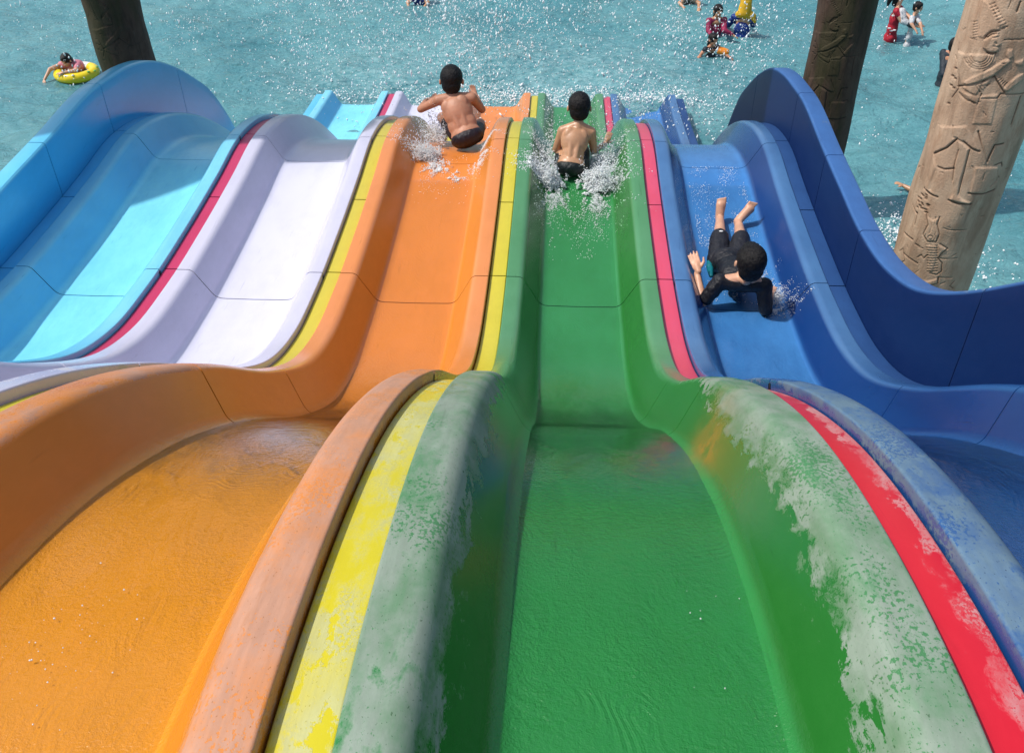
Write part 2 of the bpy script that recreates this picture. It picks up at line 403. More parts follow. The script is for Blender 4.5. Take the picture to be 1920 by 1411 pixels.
# running water on the floors of the three lanes in use: clear film, seen by what it reflects
def running_water_mat():
    t = NT('thin_running_water'); t.n.remove(t.b); uv = t.uv()
    fre = t.new('ShaderNodeFresnel'); fre.inputs[0].default_value = 1.33
    tr = t.new('ShaderNodeBsdfTransparent'); gl = t.new('ShaderNodeBsdfGlossy'); gl.inputs['Roughness'].default_value = .06
    a = t.noise(t.map(uv, (8, 4.0, 1)), 1.0, 2, .5, .9); b = t.noise(t.map(uv, (75, 60, 1)), 1.0, 3, .6, .2)
    c = t.noise(t.map(uv, (22, 4, 1)), 1.0, 2, .5, 2.5); c = t.math('ABSOLUTE', t.math('SUBTRACT', c, .5))
    h = t.math('ADD', t.math('MULTIPLY', a, 1.2), t.math('MULTIPLY', b, .35)); h = t.math('ADD', h, t.math('MULTIPLY', ripple_lines(t, uv), .05))
    nrm = t.bump(h, .5, .007); t.l.new(nrm, gl.inputs['Normal']); t.l.new(nrm, fre.inputs['Normal'])
    mx = t.new('ShaderNodeMixShader'); t.l.new(fre.outputs[0], mx.inputs[0]); t.l.new(tr.outputs[0], mx.inputs[1]); t.l.new(gl.outputs[0], mx.inputs[2])
    t.l.new(mx.outputs[0], t.out.inputs[0]); return t.m
M_film = running_water_mat()
for x0, col in ((-1, 'orange'), (0, 'green'), (1, 'blue')):
    xs = np.linspace(.262, .738, 25); P = np.stack([xs+x0, np.full(25, -.193)], 1)
    me = sweep('running_water', P, -1.28, 6.2, .03, 0)
    V = np.empty(len(me.vertices)*3, np.float32); me.vertices.foreach_get('co', V); V = V.reshape(-1, 3)
    dz = np.array([mnoise.noise(Vector((v[0]*7, v[1]*3.2, x0*5)))*.0020+mnoise.noise(Vector((v[0]*26, v[1]*19, 3+x0)))*.0006 for v in V])
    V[:, 2] += dz; me.vertices.foreach_set('co', V.ravel()); me.update()
    tag(link_mesh('running_water', me, M_film), f'thin sheet of water running down the {col} slide lane', 'running water', kind='stuff')

# ------------------------------------------------------------------ pool
def pool_height(x, y):
    h = np.zeros_like(x); r = np.random.default_rng(5)
    for k in range(46):
        lam = .28*1.075**k if k < 40 else .2
        lam = min(lam, 3.0); a = r.normal(.15, .75); ph = r.random()*6.28
        kx, ky = math.sin(a)*6.283/lam, math.cos(a)*6.283/lam
        w = np.sin(kx*x+ky*y+ph+.8*np.sin(.9*x+.7*y+k))
        h += .0056*lam**.75*(1.36-2*np.abs(np.sin(.5*(kx*x+ky*y+ph+.8*np.sin(.9*x+.7*y+k))))**.8+.3*w)
    near_end = np.exp(-((y-13.2)/1.9)**2)*np.exp(-((x+.5)/3.4)**2)
    for k in range(22):
        lam = .12+.02*k; a = r.random()*6.28; ph = r.random()*6.28
        h += near_end*.0032*np.sin(6.283/lam*(math.cos(a)*x+math.sin(a)*y)+ph)
    return h
_a, _b = np.meshgrid(np.arange(-8, 8, .11), np.arange(6, 18, .11)); WMEAN = float(pool_height(_a, _b).mean())
xs = np.concatenate([[-300,-120,-60,-30,-18], np.arange(-12.5, 12.51, .055), [18,30,60,120,300]])
ys = np.concatenate([[-300,-100,-30,-5], np.arange(0, 21.0, .055), [24,28,40,80,150,300]])
GX, GY = np.meshgrid(xs, ys); hz = pool_height(GX, GY)-WMEAN
edge = (np.abs(GX) < 12.4)*(GY > .1)*(GY < 20.9)
me = mesh_quads('pool_water', np.stack([GX, GY, hz*edge], -1).reshape(-1, 3), grid_quads(len(xs), len(ys)))
t = NT('pool_water'); o = t.obj()
n0 = t.noise(o, .35, 3, .5, .4); n1 = t.noise(t.map(o, (1, 1.7, 1)), 2.2, 4, .55, .8); n2 = t.noise(t.map(o, (1, 1.5, 1)), 9.0, 4, .6, .5)
c = t.mix(t.ramp(n0, .35, .65), (.072,.230,.262), (.115,.295,.32)); c = t.mix(t.math('MULTIPLY', t.ramp(n1, .45, .75), .4), c, (.025,.125,.145))
# aerated, churned water at the foot of the lanes
sep = t.new('ShaderNodeSeparateXYZ'); t.l.new(o, sep.inputs[0])
d = t.math('ADD', t.math('POWER', t.math('MULTIPLY', t.math('ADD', sep.outputs[0], .4), .24), 2), t.math('POWER', t.math('MULTIPLY', t.math('SUBTRACT', sep.outputs[1], 13.6), .4), 2))
ch = t.math('MULTIPLY', t.ramp(d, 1.2, .1), t.ramp(n2, .35, .7)); c = t.mix(t.math('MULTIPLY', ch, .55), c, (.33,.52,.54))
t.set(t.b, 'Base Color', c); t.set(t.b, 'Roughness', .07); t.set(t.b, 'IOR', 1.33); 
hh = t.math('ADD', t.math('MULTIPLY', n1, 1.0), t.math('MULTIPLY', n2, .5)); n3 = t.noise(o, 34, 3); hh = t.math('MULTIPLY_ADD', n3, .12, hh)
t.set(t.b, 'Normal', t.bump(hh, 1.0, .08))
tag(link_mesh('pool_water', me, t.m), kind='structure')

# ------------------------------------------------------------------ columns
RAISED=[[[[-0.204,3.561],[-0.185,3.463],[-0.152,3.356],[-0.115,3.355],[-0.106,3.379],[-0.084,3.411],[-0.046,3.424],[-0.072,3.491],[-0.113,3.534],[-0.173,3.57]],6],[[[-0.206,3.462],[-0.213,3.423],[-0.207,3.382],[-0.181,3.336],[-0.147,3.341],[-0.173,3.414],[-0.188,3.488],[-0.211,3.559],[-0.221,3.556]],7],[[[-0.173,3.57],[-0.14,3.548],[-0.093,3.507],[-0.049,3.434],[-0.019,3.45],[-0.019,3.465],[-0.062,3.509],[-0.118,3.548],[-0.162,3.573]],8],[[[-0.115,3.355],[-0.043,3.414],[-0.026,3.375],[-0.007,3.347],[-0.017,3.329],[-0.009,3.309],[-0.026,3.29],[-0.066,3.287],[-0.105,3.304]],9],[[[-0.286,3.235],[-0.205,3.241],[-0.111,3.27],[-0.026,3.29],[-0.01,3.238],[-0.053,3.175],[-0.042,3.065],[-0.059,3.015],[-0.157,3.043],[-0.223,3.134]],7],[[[-0.162,3.076],[-0.12,3.064],[-0.072,3.095],[0.005,3.153],[0.079,3.255],[0.06,3.269],[0.025,3.255],[-0.02,3.204],[-0.112,3.131]],11],[[[0.011,3.148],[0.088,3.062],[0.112,3.069],[0.18,3.151],[0.164,3.196],[0.131,3.175],[0.098,3.13],[0.082,3.098],[0.037,3.147]],8],[[[0.03,3.32],[0.062,3.329],[0.082,3.282],[0.055,3.253],[0.032,3.288]],9],[[[0.086,3.25],[0.136,3.278],[0.153,3.229],[0.108,3.229]],8],[[[-0.078,3.079],[-0.034,3.039],[0.006,3.148],[-0.015,3.149]],5],[[[-0.178,3.025],[-0.039,3.02],[0.026,3.044],[0.066,3.049],[0.082,2.854],[-0.033,2.835],[-0.038,2.963]],5],[[[-0.243,2.755],[-0.217,2.568],[-0.135,2.645],[-0.09,2.721],[-0.039,2.711],[0.014,2.681],[0.061,2.671],[-0.022,2.782],[-0.056,2.823]],6],[[[-0.09,2.721],[-0.046,2.709],[0.0,2.678],[0.009,2.542],[0.01,2.454],[0.022,2.358],[0.051,2.336],[0.11,2.319],[0.099,2.3],[-0.027,2.309],[-0.015,2.349],[-0.04,2.441],[-0.06,2.567],[-0.061,2.653]],9],[[[-0.217,2.568],[-0.162,2.495],[-0.168,2.393],[-0.16,2.342],[-0.102,2.307],[-0.208,2.32],[-0.199,2.388],[-0.223,2.476]],7],[[[0.077,2.38],[0.071,2.482],[0.061,2.568],[0.136,2.573],[0.21,2.568],[0.275,2.406],[0.165,2.377]],6],[[[0.018,2.798],[0.033,2.797],[0.131,2.616],[0.111,2.589]],6],[[[-0.135,2.157],[-0.102,2.095],[-0.114,2.013],[-0.075,1.971],[-0.021,1.99],[-0.016,2.049],[-0.047,2.116],[-0.046,2.173],[-0.08,2.142]],6],[[[-0.078,1.95],[-0.008,1.974],[0.013,1.861],[0.018,1.751],[-0.016,1.752],[-0.045,1.863]],5],[[[-0.008,1.974],[0.062,1.95],[0.039,1.916],[0.021,1.863]],6],[[[-0.096,1.658],[0.004,1.675],[0.061,1.709],[0.075,1.659],[0.022,1.639],[-0.083,1.643]],7]]
GROOVES=[[[[-0.281,3.237],[-0.22,3.147],[-0.178,3.025],[-0.212,2.954]],1.0],[[[-0.184,3.04],[-0.071,3.092],[0.006,3.148]],1.5],[[[-0.032,3.033],[-0.035,2.969]],1.0],[[[-0.11,3.356],[-0.106,3.379],[-0.082,3.406],[-0.041,3.422]],1.0],[[[-0.101,3.364],[-0.078,3.393],[-0.04,3.404]],1.0],[[[-0.068,3.376],[-0.036,3.389]],1.0],[[[-0.042,3.351],[-0.036,3.345]],1.5],[[[-0.046,3.331],[-0.018,3.33]],1.0],[[[-0.062,3.274],[-0.061,3.262],[-0.063,3.25],[-0.067,3.239],[-0.075,3.23],[-0.084,3.223],[-0.096,3.219],[-0.109,3.218],[-0.121,3.219],[-0.134,3.224],[-0.145,3.231],[-0.153,3.24]],0.8],[[[-0.05,3.276],[-0.048,3.261],[-0.05,3.246],[-0.056,3.232],[-0.065,3.22],[-0.078,3.212],[-0.092,3.206],[-0.108,3.205],[-0.125,3.207],[-0.141,3.212],[-0.155,3.221],[-0.167,3.233]],0.8],[[[-0.038,3.278],[-0.035,3.259],[-0.038,3.241],[-0.045,3.224],[-0.056,3.21],[-0.071,3.2],[-0.089,3.194],[-0.108,3.191],[-0.129,3.194],[-0.148,3.201],[-0.166,3.211],[-0.18,3.225]],0.8],[[[-0.025,3.28],[-0.023,3.258],[-0.025,3.236],[-0.034,3.217],[-0.047,3.2],[-0.064,3.188],[-0.085,3.181],[-0.108,3.178],[-0.132,3.181],[-0.156,3.189],[-0.177,3.201],[-0.195,3.217]],0.8],[[[-0.146,3.546],[-0.118,3.566]],0.8],[[[-0.131,3.533],[-0.104,3.552]],0.8],[[[-0.116,3.52],[-0.089,3.539]],0.8],[[[-0.101,3.506],[-0.076,3.525]],0.8],[[[-0.087,3.492],[-0.062,3.51]],0.8],[[[-0.073,3.478],[-0.048,3.496]],0.8],[[[-0.06,3.464],[-0.035,3.482]],0.8],[[[-0.046,3.449],[-0.021,3.467]],0.8],[[[-0.032,3.435],[-0.008,3.452]],0.8],[[[-0.22,3.426],[-0.189,3.441]],0.8],[[[-0.214,3.412],[-0.183,3.426]],0.8],[[[-0.208,3.398],[-0.178,3.412]],0.8],[[[-0.202,3.384],[-0.172,3.398]],0.8],[[[-0.196,3.369],[-0.167,3.383]],0.8],[[[-0.19,3.355],[-0.162,3.369]],0.8],[[[-0.184,3.341],[-0.156,3.354]],0.8],[[[-0.076,3.079],[-0.045,3.042]],0.8],[[[-0.06,3.083],[-0.034,3.057]],0.8],[[[-0.046,3.087],[-0.023,3.072]],0.8],[[[-0.031,3.09],[-0.011,3.086]],0.8],[[[-0.016,3.093],[-0.0,3.101]],0.8],[[[0.025,3.134],[0.042,3.147]],0.7],[[[0.039,3.126],[0.054,3.141]],0.7],[[[0.053,3.117],[0.066,3.134]],0.7],[[[0.066,3.109],[0.078,3.127]],0.7],[[[0.08,3.1],[0.09,3.12]],0.7],[[[0.011,3.148],[0.05,3.104],[0.094,3.059]],1.3],[[[-0.071,3.285],[-0.044,3.281],[-0.026,3.29]],1.8],[[[-0.164,3.006],[-0.105,2.98],[-0.046,2.972]],1.0],[[[-0.024,3.006],[0.064,3.02],[0.076,3.05],[0.218,3.053]],1.0],[[[0.201,3.038],[0.208,2.852]],1.0],[[[0.018,3.598],[0.016,3.542]],1.3],[[[-0.001,3.374],[0.1,3.389]],0.8],[[[-0.217,2.568],[-0.135,2.645],[-0.09,2.721]],1.5],[[[-0.139,2.796],[-0.116,2.725],[-0.088,2.73]],1.0],[[[-0.048,2.717],[0.014,2.681],[0.061,2.671]],1.5],[[[-0.154,2.502],[-0.108,2.503],[-0.052,2.526]],1.4],[[[-0.208,2.32],[-0.148,2.306],[-0.096,2.304]],1.5],[[[-0.026,2.305],[0.031,2.296],[0.111,2.301]],1.5],[[[0.077,2.38],[0.165,2.377],[0.253,2.393]],1.6],[[[0.018,2.798],[0.081,2.681],[0.122,2.607],[0.138,2.717],[0.198,2.723]],1.5],[[[-0.061,2.653],[-0.057,2.542],[-0.037,2.442]],0.9],[[[0.003,2.67],[0.009,2.542],[0.014,2.455],[0.019,2.366]],0.9],[[[0.183,2.579],[0.229,2.591],[0.245,2.562]],1.2],[[[0.215,2.541],[0.233,2.468],[0.2,2.428]],1.2],[[[-0.135,2.157],[-0.102,2.095],[-0.114,2.013],[-0.075,1.971],[-0.021,1.99],[-0.016,2.049],[-0.047,2.116],[-0.046,2.173]],1.0],[[[-0.105,2.151],[-0.073,2.088],[-0.076,2.038]],0.7],[[[-0.069,2.165],[-0.057,2.093],[-0.038,2.052]],0.7],[[[-0.048,2.015],[-0.048,2.002],[-0.057,1.994],[-0.068,1.995],[-0.076,2.005],[-0.074,2.017],[-0.066,2.026],[-0.054,2.025],[-0.047,2.015]],0.8],[[[-0.042,2.045],[-0.033,2.029],[-0.032,2.01],[-0.04,1.994],[-0.053,1.984],[-0.07,1.982],[-0.085,1.989],[-0.095,2.004],[-0.097,2.023]],0.8],[[[-0.07,1.948],[-0.007,1.962]],0.8],[[[-0.065,1.928],[-0.002,1.943]],0.8],[[[-0.059,1.908],[0.003,1.924]],0.8],[[[-0.054,1.889],[0.008,1.904]],0.8],[[[-0.048,1.869],[0.014,1.885]],0.8],[[[-0.043,1.849],[0.019,1.865]],0.8],[[[-0.038,1.828],[0.024,1.846]],0.8],[[[-0.032,1.808],[0.029,1.826]],0.8],[[[-0.027,1.788],[0.034,1.806]],0.8],[[[-0.021,1.767],[0.04,1.786]],0.8],[[[-0.016,1.746],[0.045,1.765]],0.8],[[[0.007,1.978],[0.062,1.95],[0.039,1.916],[0.021,1.863],[0.058,1.83],[0.072,1.762],[0.047,1.732],[0.001,1.736]],1.0],[[[-0.288,1.931],[-0.174,1.94]],1.2],[[[-0.217,1.805],[-0.094,1.782]],1.2],[[[-0.145,1.919],[-0.114,1.914]],1.3],[[[-0.236,1.727],[-0.169,1.693],[-0.096,1.658],[0.014,1.637],[0.073,1.664],[0.065,1.71]],1.3],[[[-0.002,2.101],[0.039,2.096],[0.15,2.1]],0.8],[[[0.036,1.866],[0.15,1.872]],0.7],[[[0.06,1.714],[0.161,1.714]],0.7],[[[-0.107,1.827],[-0.087,1.856],[-0.064,1.836],[-0.048,1.872]],0.9],[[[-0.267,1.791],[-0.235,1.83],[-0.191,1.754],[-0.228,1.711]],0.9],[[[-0.3,2.15],[-0.205,2.123],[-0.198,2.04]],0.8],[[[0.201,1.617],[0.165,1.642],[0.19,1.681]],0.9],[[[-0.254,2.231],[-0.235,2.235]],1.3],[[[-0.154,2.225],[-0.14,2.226]],1.3],[[[-0.24,2.207],[-0.222,2.21]],1.3],[[[-0.209,2.266],[-0.192,2.269]],1.3],[[[-0.183,2.286],[-0.168,2.287]],1.3],[[[-0.2,2.214],[-0.184,2.216]],1.3],[[[-0.192,2.206],[-0.176,2.208]],1.3],[[[-0.143,2.17],[-0.129,2.171]],1.3],[[[-0.205,2.19],[-0.189,2.192]],1.3],[[[-0.178,2.26],[-0.163,2.261]],1.3],[[[-0.221,2.129],[-0.204,2.132]],1.3],[[[-0.222,2.235],[-0.205,2.238]],1.3],[[[-0.145,2.229],[-0.131,2.229]],1.3],[[[-0.178,2.183],[-0.163,2.185]],1.3],[[[-0.232,2.166],[-0.215,2.17]],1.3],[[[-0.225,2.269],[-0.208,2.272]],1.3],[[[-0.151,2.17],[-0.137,2.171]],1.3],[[[-0.215,2.188],[-0.198,2.191]],1.3],[[[-0.198,2.178],[-0.183,2.18]],1.3],[[[-0.179,2.271],[-0.164,2.273]],1.3],[[[-0.147,2.216],[-0.134,2.217]],1.3],[[[-0.154,2.187],[-0.14,2.188]],1.3],[[[-0.272,3.077],[-0.248,3.081]],1.4],[[[-0.238,3.072],[-0.218,3.075]],1.4],[[[-0.262,3.02],[-0.239,3.024]],1.4],[[[-0.23,3.014],[-0.21,3.017]],1.4],[[[-0.236,2.909],[-0.215,2.913]],1.4],[[[-0.263,3.129],[-0.24,3.132]],1.4]]
_q = np.random.default_rng(11)
for _k in range(70):          # small chipped strokes between the figures
    _u, _z = _q.uniform(-.42, .42), _q.uniform(1.6, 3.6); _a = _q.choice([0, 0, 1.57, .5, -.5])+_q.normal(0, .12); _L = _q.uniform(.012, .05)
    GROOVES.append([[[_u, _z], [_u+_L*math.cos(_a)*.7, _z+_L*math.sin(_a)]], _q.uniform(.4, .8)])
def relief_height(u, z, amount=1.0, dz=0.0):
    """carved relief in metres on the unrolled shaft (u along the girth, z up)"""
    h = np.zeros(u.shape)
    z = z-dz
    for poly, mm in RAISED:
        P = np.array(poly); d = np.full(u.shape, 1e9); inside = np.zeros(u.shape, bool)
        x0, x1, z0, z1 = P[:, 0].min()-.03, P[:, 0].max()+.03, P[:, 1].min()-.03, P[:, 1].max()+.03
        m = (u > x0) & (u < x1) & (z > z0) & (z < z1)
        if not m.any(): continue
        uu, zz = u[m], z[m]; dd = np.full(uu.shape, 1e9); ins = np.zeros(uu.shape, bool)
        for a, b in zip(P, np.roll(P, -1, 0)):
            e = b-a; tt = np.clip(((uu-a[0])*e[0]+(zz-a[1])*e[1])/(e@e+1e-12), 0, 1)
            dd = np.minimum(dd, np.hypot(uu-a[0]-tt*e[0], zz-a[1]-tt*e[1]))
            cr = ((a[1] > zz) != (b[1] > zz)) & (uu < (b[0]-a[0])*(zz-a[1])/(b[1]-a[1]+1e-12)+a[0]); ins ^= cr
        sd = np.where(ins, dd, -dd); v = mm*.0011*ss(sd, -.002, .012)
        hm = h[m]; h[m] = np.maximum(hm, v)+np.minimum(hm, v)*.35
    for line, w in GROOVES:
        P = np.array(line); m = (u > P[:, 0].min()-.02) & (u < P[:, 0].max()+.02) & (z > P[:, 1].min()-.02) & (z < P[:, 1].max()+.02)
        if not m.any(): continue
        uu, zz = u[m], z[m]; dd = np.full(uu.shape, 1e9)
        for a, b in zip(P[:-1], P[1:]):
            e = b-a; tt = np.clip(((uu-a[0])*e[0]+(zz-a[1])*e[1])/(e@e+1e-12), 0, 1)
            dd = np.minimum(dd, np.hypot(uu-a[0]-tt*e[0], zz-a[1]-tt*e[1]))
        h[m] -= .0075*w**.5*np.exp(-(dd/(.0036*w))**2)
    return h*amount
def column(cx, cy, ztop, mat, label, dz, amount, r=.288, face=-25):
    na, z_lo, z_hi = 420, (.7 if dz < 0 else 1.3), (2.9 if dz < 0 else 3.8)
    # fine on the carved half, coarse behind
    ang = np.concatenate([np.linspace(-1.75, 1.75, 300), np.linspace(1.75, 2*math.pi-1.75, 40)[1:-1]])
    zz = np.concatenate([np.linspace(-1.2, z_lo, 30)[:-1], np.arange(z_lo, z_hi, .0055), np.linspace(z_hi, ztop, 60)])
    A, Zg = np.meshgrid(ang, zz); U = A*.285
    h = relief_height(np.where(np.abs(A) < 1.75, U, 9.), Zg, amount, dz)
    if ztop > 6: h += relief_height(np.where(np.abs(A) < 1.75, U, 9.), Zg, amount, dz+2.2)
    lump = np.zeros_like(h); q = np.random.default_rng(int(abs(cx*10)+cy))
    for k in range(26):
        m = q.integers(1, 9); f = q.normal(0, 5.5); p = q.random()*6.28
        lump += .0016/(.6+.12*m)*np.sin(m*A+f*Zg+p)
    R = r+h+lump
    fa = math.radians(face)
    X = R*np.sin(A+fa); Y = -R*np.cos(A+fa)
    V = np.stack([X, Y, Zg+1.2], -1).reshape(-1, 3); n = len(ang)
    i, j = np.meshgrid(np.arange(len(zz)-1), np.arange(n), indexing='ij'); j2 = (j+1) % n
    Q = np.stack([i*n+j, i*n+j2, (i+1)*n+j2, (i+1)*n+j], -1).reshape(-1, 4)
    me = mesh_quads('carved_column', V, Q)
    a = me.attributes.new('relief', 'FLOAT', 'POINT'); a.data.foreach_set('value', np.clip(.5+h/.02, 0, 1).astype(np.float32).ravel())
    ob = link_mesh('carved_column', me, mat); ob.location = (cx, cy, -1.2)
    return tag(ob, label, 'column', 'carved round columns around the pool')
def stone(name, c1, c2, c3, moss=0.0, rough=.75):
    t = NT(name); o = t.obj(); a = t.noise(o, 3.0, 5, .6, .5); b = t.noise(t.map(o, (1, 1, .35)), 14, 5, .65); f = t.noise(o, 90, 3)
    c = t.mix(t.ramp(a, .35, .65), c1, c2); c = t.mix(t.math('MULTIPLY', t.ramp(b, .46, .68), .75), c, c3); stn = t.ramp(t.noise(t.map(o, (2.2, 2.2, .4)), 3.2, 5, .65, .6), .46, .66); c = t.mix(t.math('MULTIPLY', stn, .45), c, tuple(x*.5 for x in c3))
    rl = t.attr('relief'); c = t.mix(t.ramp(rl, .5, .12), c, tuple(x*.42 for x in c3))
    if moss: c = t.mix(t.math('MULTIPLY', t.ramp(t.noise(t.map(o, (1.6, 1.6, .25)), 2.4, 4), .45, .62), moss), c, (.028,.04,.010))
    t.set(t.b, 'Base Color', c); t.set(t.b, 'Roughness', rough); t.set(t.b, 'Specular IOR Level', .25)
    t.set(t.b, 'Normal', t.bump(t.math('MULTIPLY_ADD', b, .8, t.math('MULTIPLY', f, .35)), .7, .013)); return t.m
M_tan = stone('tan_cast_stone', (.46,.31,.21), (.55,.40,.28), (.38,.235,.15))
M_dark = stone('shaded_weathered_stone', (.070,.043,.030), (.095,.060,.043), (.038,.024,.018), moss=.5)  # darker stone with roof shade put into its colour; moss is growth
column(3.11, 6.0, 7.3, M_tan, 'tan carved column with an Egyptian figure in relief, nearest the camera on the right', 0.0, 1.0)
column(3.22, 9.84, 7.3, M_dark, 'dark brown carved column rising behind the tall dark blue side wall', -1.15, .7, .29, -20)
column(-4.36, 9.84, 7.3, M_dark, 'dark mossy column rising behind the tall light blue side wall on the left', -1.15, .6, .285, 20)

column(-4.58, 6.4, 7.3, M_dark, 'dark column added outside the picture to carry the near side of the shade roof', -1.15, .6, .285, 20)  # unseen column, put in as support for the added roof
# added unseen roof on the left pair of columns, cut to shade the second crest
rp = [(-7.7,4.9),(-6.6,5.1),(-6.1,5.4),(-5.5,5.92),(-5.0,6.36),(-4.5,6.56),(-4.1,6.75),(-3.8,7.0),(-1.0,7.1),(-1.0,9.98),(-7.7,9.98)]
bm = bmesh.new(); lo = [bm.verts.new((x, y, 7.3)) for x, y in rp]; hi = [bm.verts.new((x, y, 7.42)) for x, y in rp]
bm.faces.new(lo); bm.faces.new(hi[::-1])
for k in range(len(rp)): bm.faces.new([lo[k], hi[k], hi[(k+1) % len(rp)], lo[(k+1) % len(rp)]])
me = bpy.data.meshes.new('added_shade_roof'); bmesh.ops.recalc_face_normals(bm, faces=bm.faces); bm.to_mesh(me); bm.free()
tag(link_mesh('added_shade_roof', me, simple('added_roof_boards', (.12,.08,.05), .8)), 'flat timber roof added out of view on the two left columns to shade the slide', 'roof')

# ------------------------------------------------------------------ people
def _cap(bm, p0, p1, r0, r1, seg=14):
    p0, p1 = Vector(p0), Vector(p1); ax = p1-p0; L = ax.length
    q = Vector((0, 0, 1)).rotation_difference(ax.normalized()) if L > 1e-6 else Matrix.Identity(3).to_quaternion()
    rings = []
    for a in np.linspace(-math.pi/2, 0, 6)[1:]: rings.append((r0*math.sin(a), r0*math.cos(a)))
    for t in np.linspace(0, 1, max(2, int(L/.03)))[1:-1]: rings.append((L*t, r0+(r1-r0)*t))
    for a in np.linspace(0, math.pi/2, 6)[:-1]: rings.append((L+r1*math.sin(a), r1*math.cos(a)))
    vs = []
    for z, r in rings: vs.append([bm.verts.new(p0+q @ Vector((r*math.cos(2*math.pi*k/seg), r*math.sin(2*math.pi*k/seg), z))) for k in range(seg)])
    for a, b in zip(vs[:-1], vs[1:]):
        for k in range(seg): bm.faces.new((a[k], a[(k+1) % seg], b[(k+1) % seg], b[k]))
    s = bm.verts.new(p0+q @ Vector((0, 0, -r0))); e = bm.verts.new(p0+q @ Vector((0, 0, L+r1)))
    for k in range(seg):
        bm.faces.new((s, vs[0][(k+1) % seg], vs[0][k])); bm.faces.new((e, vs[-1][k], vs[-1][(k+1) % seg]))
def _ell(bm, c, rad, fr=None):
    m = Matrix.Identity(4)
    if fr is not None: m = Matrix(fr).transposed().to_4x4()
    m = Matrix.Translation(Vector(c)) @ m @ Matrix.Diagonal((*rad, 1))
    bmesh.ops.create_icosphere(bm, subdivisions=3, radius=1, matrix=m)
def frame(right, up):
    up = Vector(up).normalized(); right = Vector(right); right = (right-up*right.dot(up)).normalized(); f = up.cross(right)
    return (right, f, up)                                   # x right, y forward, z up
def fuse(name, prims, vox, smooth, mat, parent, wob=0.0, wscale=30):
    bm = bmesh.new()
    for p in prims:
        if p[0] == 'c': _cap(bm, *p[1:])
        else: _ell(bm, *p[1:])
    me = bpy.data.meshes.new(name); bm.to_mesh(me); bm.free()
    o = bpy.data.objects.new(name, me); C.objects.link(o)
    r = o.modifiers.new('r', 'REMESH'); r.mode = 'VOXEL'; r.voxel_size = vox; r.use_smooth_shade = True
    s = o.modifiers.new('s', 'SMOOTH'); s.factor = .5; s.iterations = smooth
    dg = bpy.context.evaluated_depsgraph_get(); dg.update()
    m2 = bpy.data.meshes.new_from_object(o.evaluated_get(dg)); bpy.data.objects.remove(o); bpy.data.meshes.remove(me)
    m2.name = name
    if wob:
        for v in m2.vertices:
            n = mnoise.noise(v.co*wscale)+.5*mnoise.noise(v.co*wscale*2.3); v.co += v.normal*wob*n
    m2.shade_smooth()
    return link_mesh(name, m2, mat, parent)
def V3(*a): return Vector(a)
def hand(wrist, direction, palm_n, s=1.0, curl=.35, side=1):
    """palm, four unequal bent fingers and a thumb leaving the side of the palm"""
    d = Vector(direction).normalized(); n = Vector(palm_n); n = (n-d*n.dot(d)).normalized(); w = d.cross(n)*side
    w0 = Vector(wrist); pc = w0+d*.034*s
    P = [('e', pc, (.026*s, .036*s, .0115*s), (w, d, n)), ('c', w0, pc, .0165*s, .018*s)]
    for k, (off, L) in enumerate(((-.021,.040),(-.007,.047),(.007,.044),(.020,.034))):
        b = w0+d*.062*s+w*off*s; sp = (d+w*off*5).normalized()
        k1 = b+(sp-n*curl*.25).normalized()*L*.45*s; k2 = k1+(sp-n*curl).normalized()*L*.35*s; k3 = k2+(sp-n*curl*1.9).normalized()*L*.3*s
        P += [('c', b-d*.012*s, k1, .0072*s, .0066*s, 8), ('c', k1, k2, .0066*s, .0060*s, 8), ('c', k2, k3, .0060*s, .0052*s, 8)]
    b = w0+d*.022*s-w*.022*s; k1 = b+(d*.7-w*.8-n*.2).normalized()*.026*s; k2 = k1+(d-w*.25-n*.3).normalized()*.022*s
    P += [('c', b, k1, .0095*s, .0082*s, 8), ('c', k1, k2, .0080*s, .0062*s, 8)]
    return P
def head(c, fr, s=1.0, face=True, ears=True):
    r, f, u = fr; c = Vector(c)
    P = [('e', c+u*.012*s, (.070*s, .086*s, .083*s), fr), ('e', c+f*.022*s-u*.040*s, (.052*s, .058*s, .055*s), fr), ('e', c+f*.040*s-u*.078*s, (.026*s, .024*s, .020*s), fr)]
    if face:
        P += [('c', c+f*.084*s+u*.006*s, c+f*.094*s-u*.022*s, .006*s, .010*s), ('e', c+f*.080*s-u*.050*s, (.019*s, .010*s, .0075*s), fr),
              ('e', c+f*.078*s+u*.018*s, (.045*s, .010*s, .008*s), fr)]
    if ears:
        for k in (-1, 1): P += [('e', c+r*k*.080*s-f*.002*s-u*.012*s, (.009*s, .016*s, .024*s), fr)]
    return P
def hair_prims(c, fr, s=1.0, long=0.0):
    r, f, u = fr; c = Vector(c)
    P = [('e', c+u*.022*s-f*.008*s, (.079*s, .092*s, .087*s), fr), ('e', c-f*.040*s-u*.022*s, (.068*s, .056*s, .066*s), fr), ('e', c+u*.058*s+f*.036*s, (.052*s, .05*s, .035*s), fr)]
    if long: P += [('c', c-f*.060*s-u*.03*s, c-f*.075*s-u*(.06+long)*s, .06*s, .045*s)]
    return P
def eyes(c, fr, s, parent):
    r, f, u = fr; c = Vector(c)
    for k in (-1, 1):
        bm = bmesh.new(); _ell(bm, c+f*.078*s+r*k*.028*s+u*.002*s, (.011*s, .005*s, .006*s), fr)
        me = bpy.data.meshes.new('eye'); bm.to_mesh(me); bm.free(); me.shade_smooth(); link_mesh('eye', me, M_eye, parent)

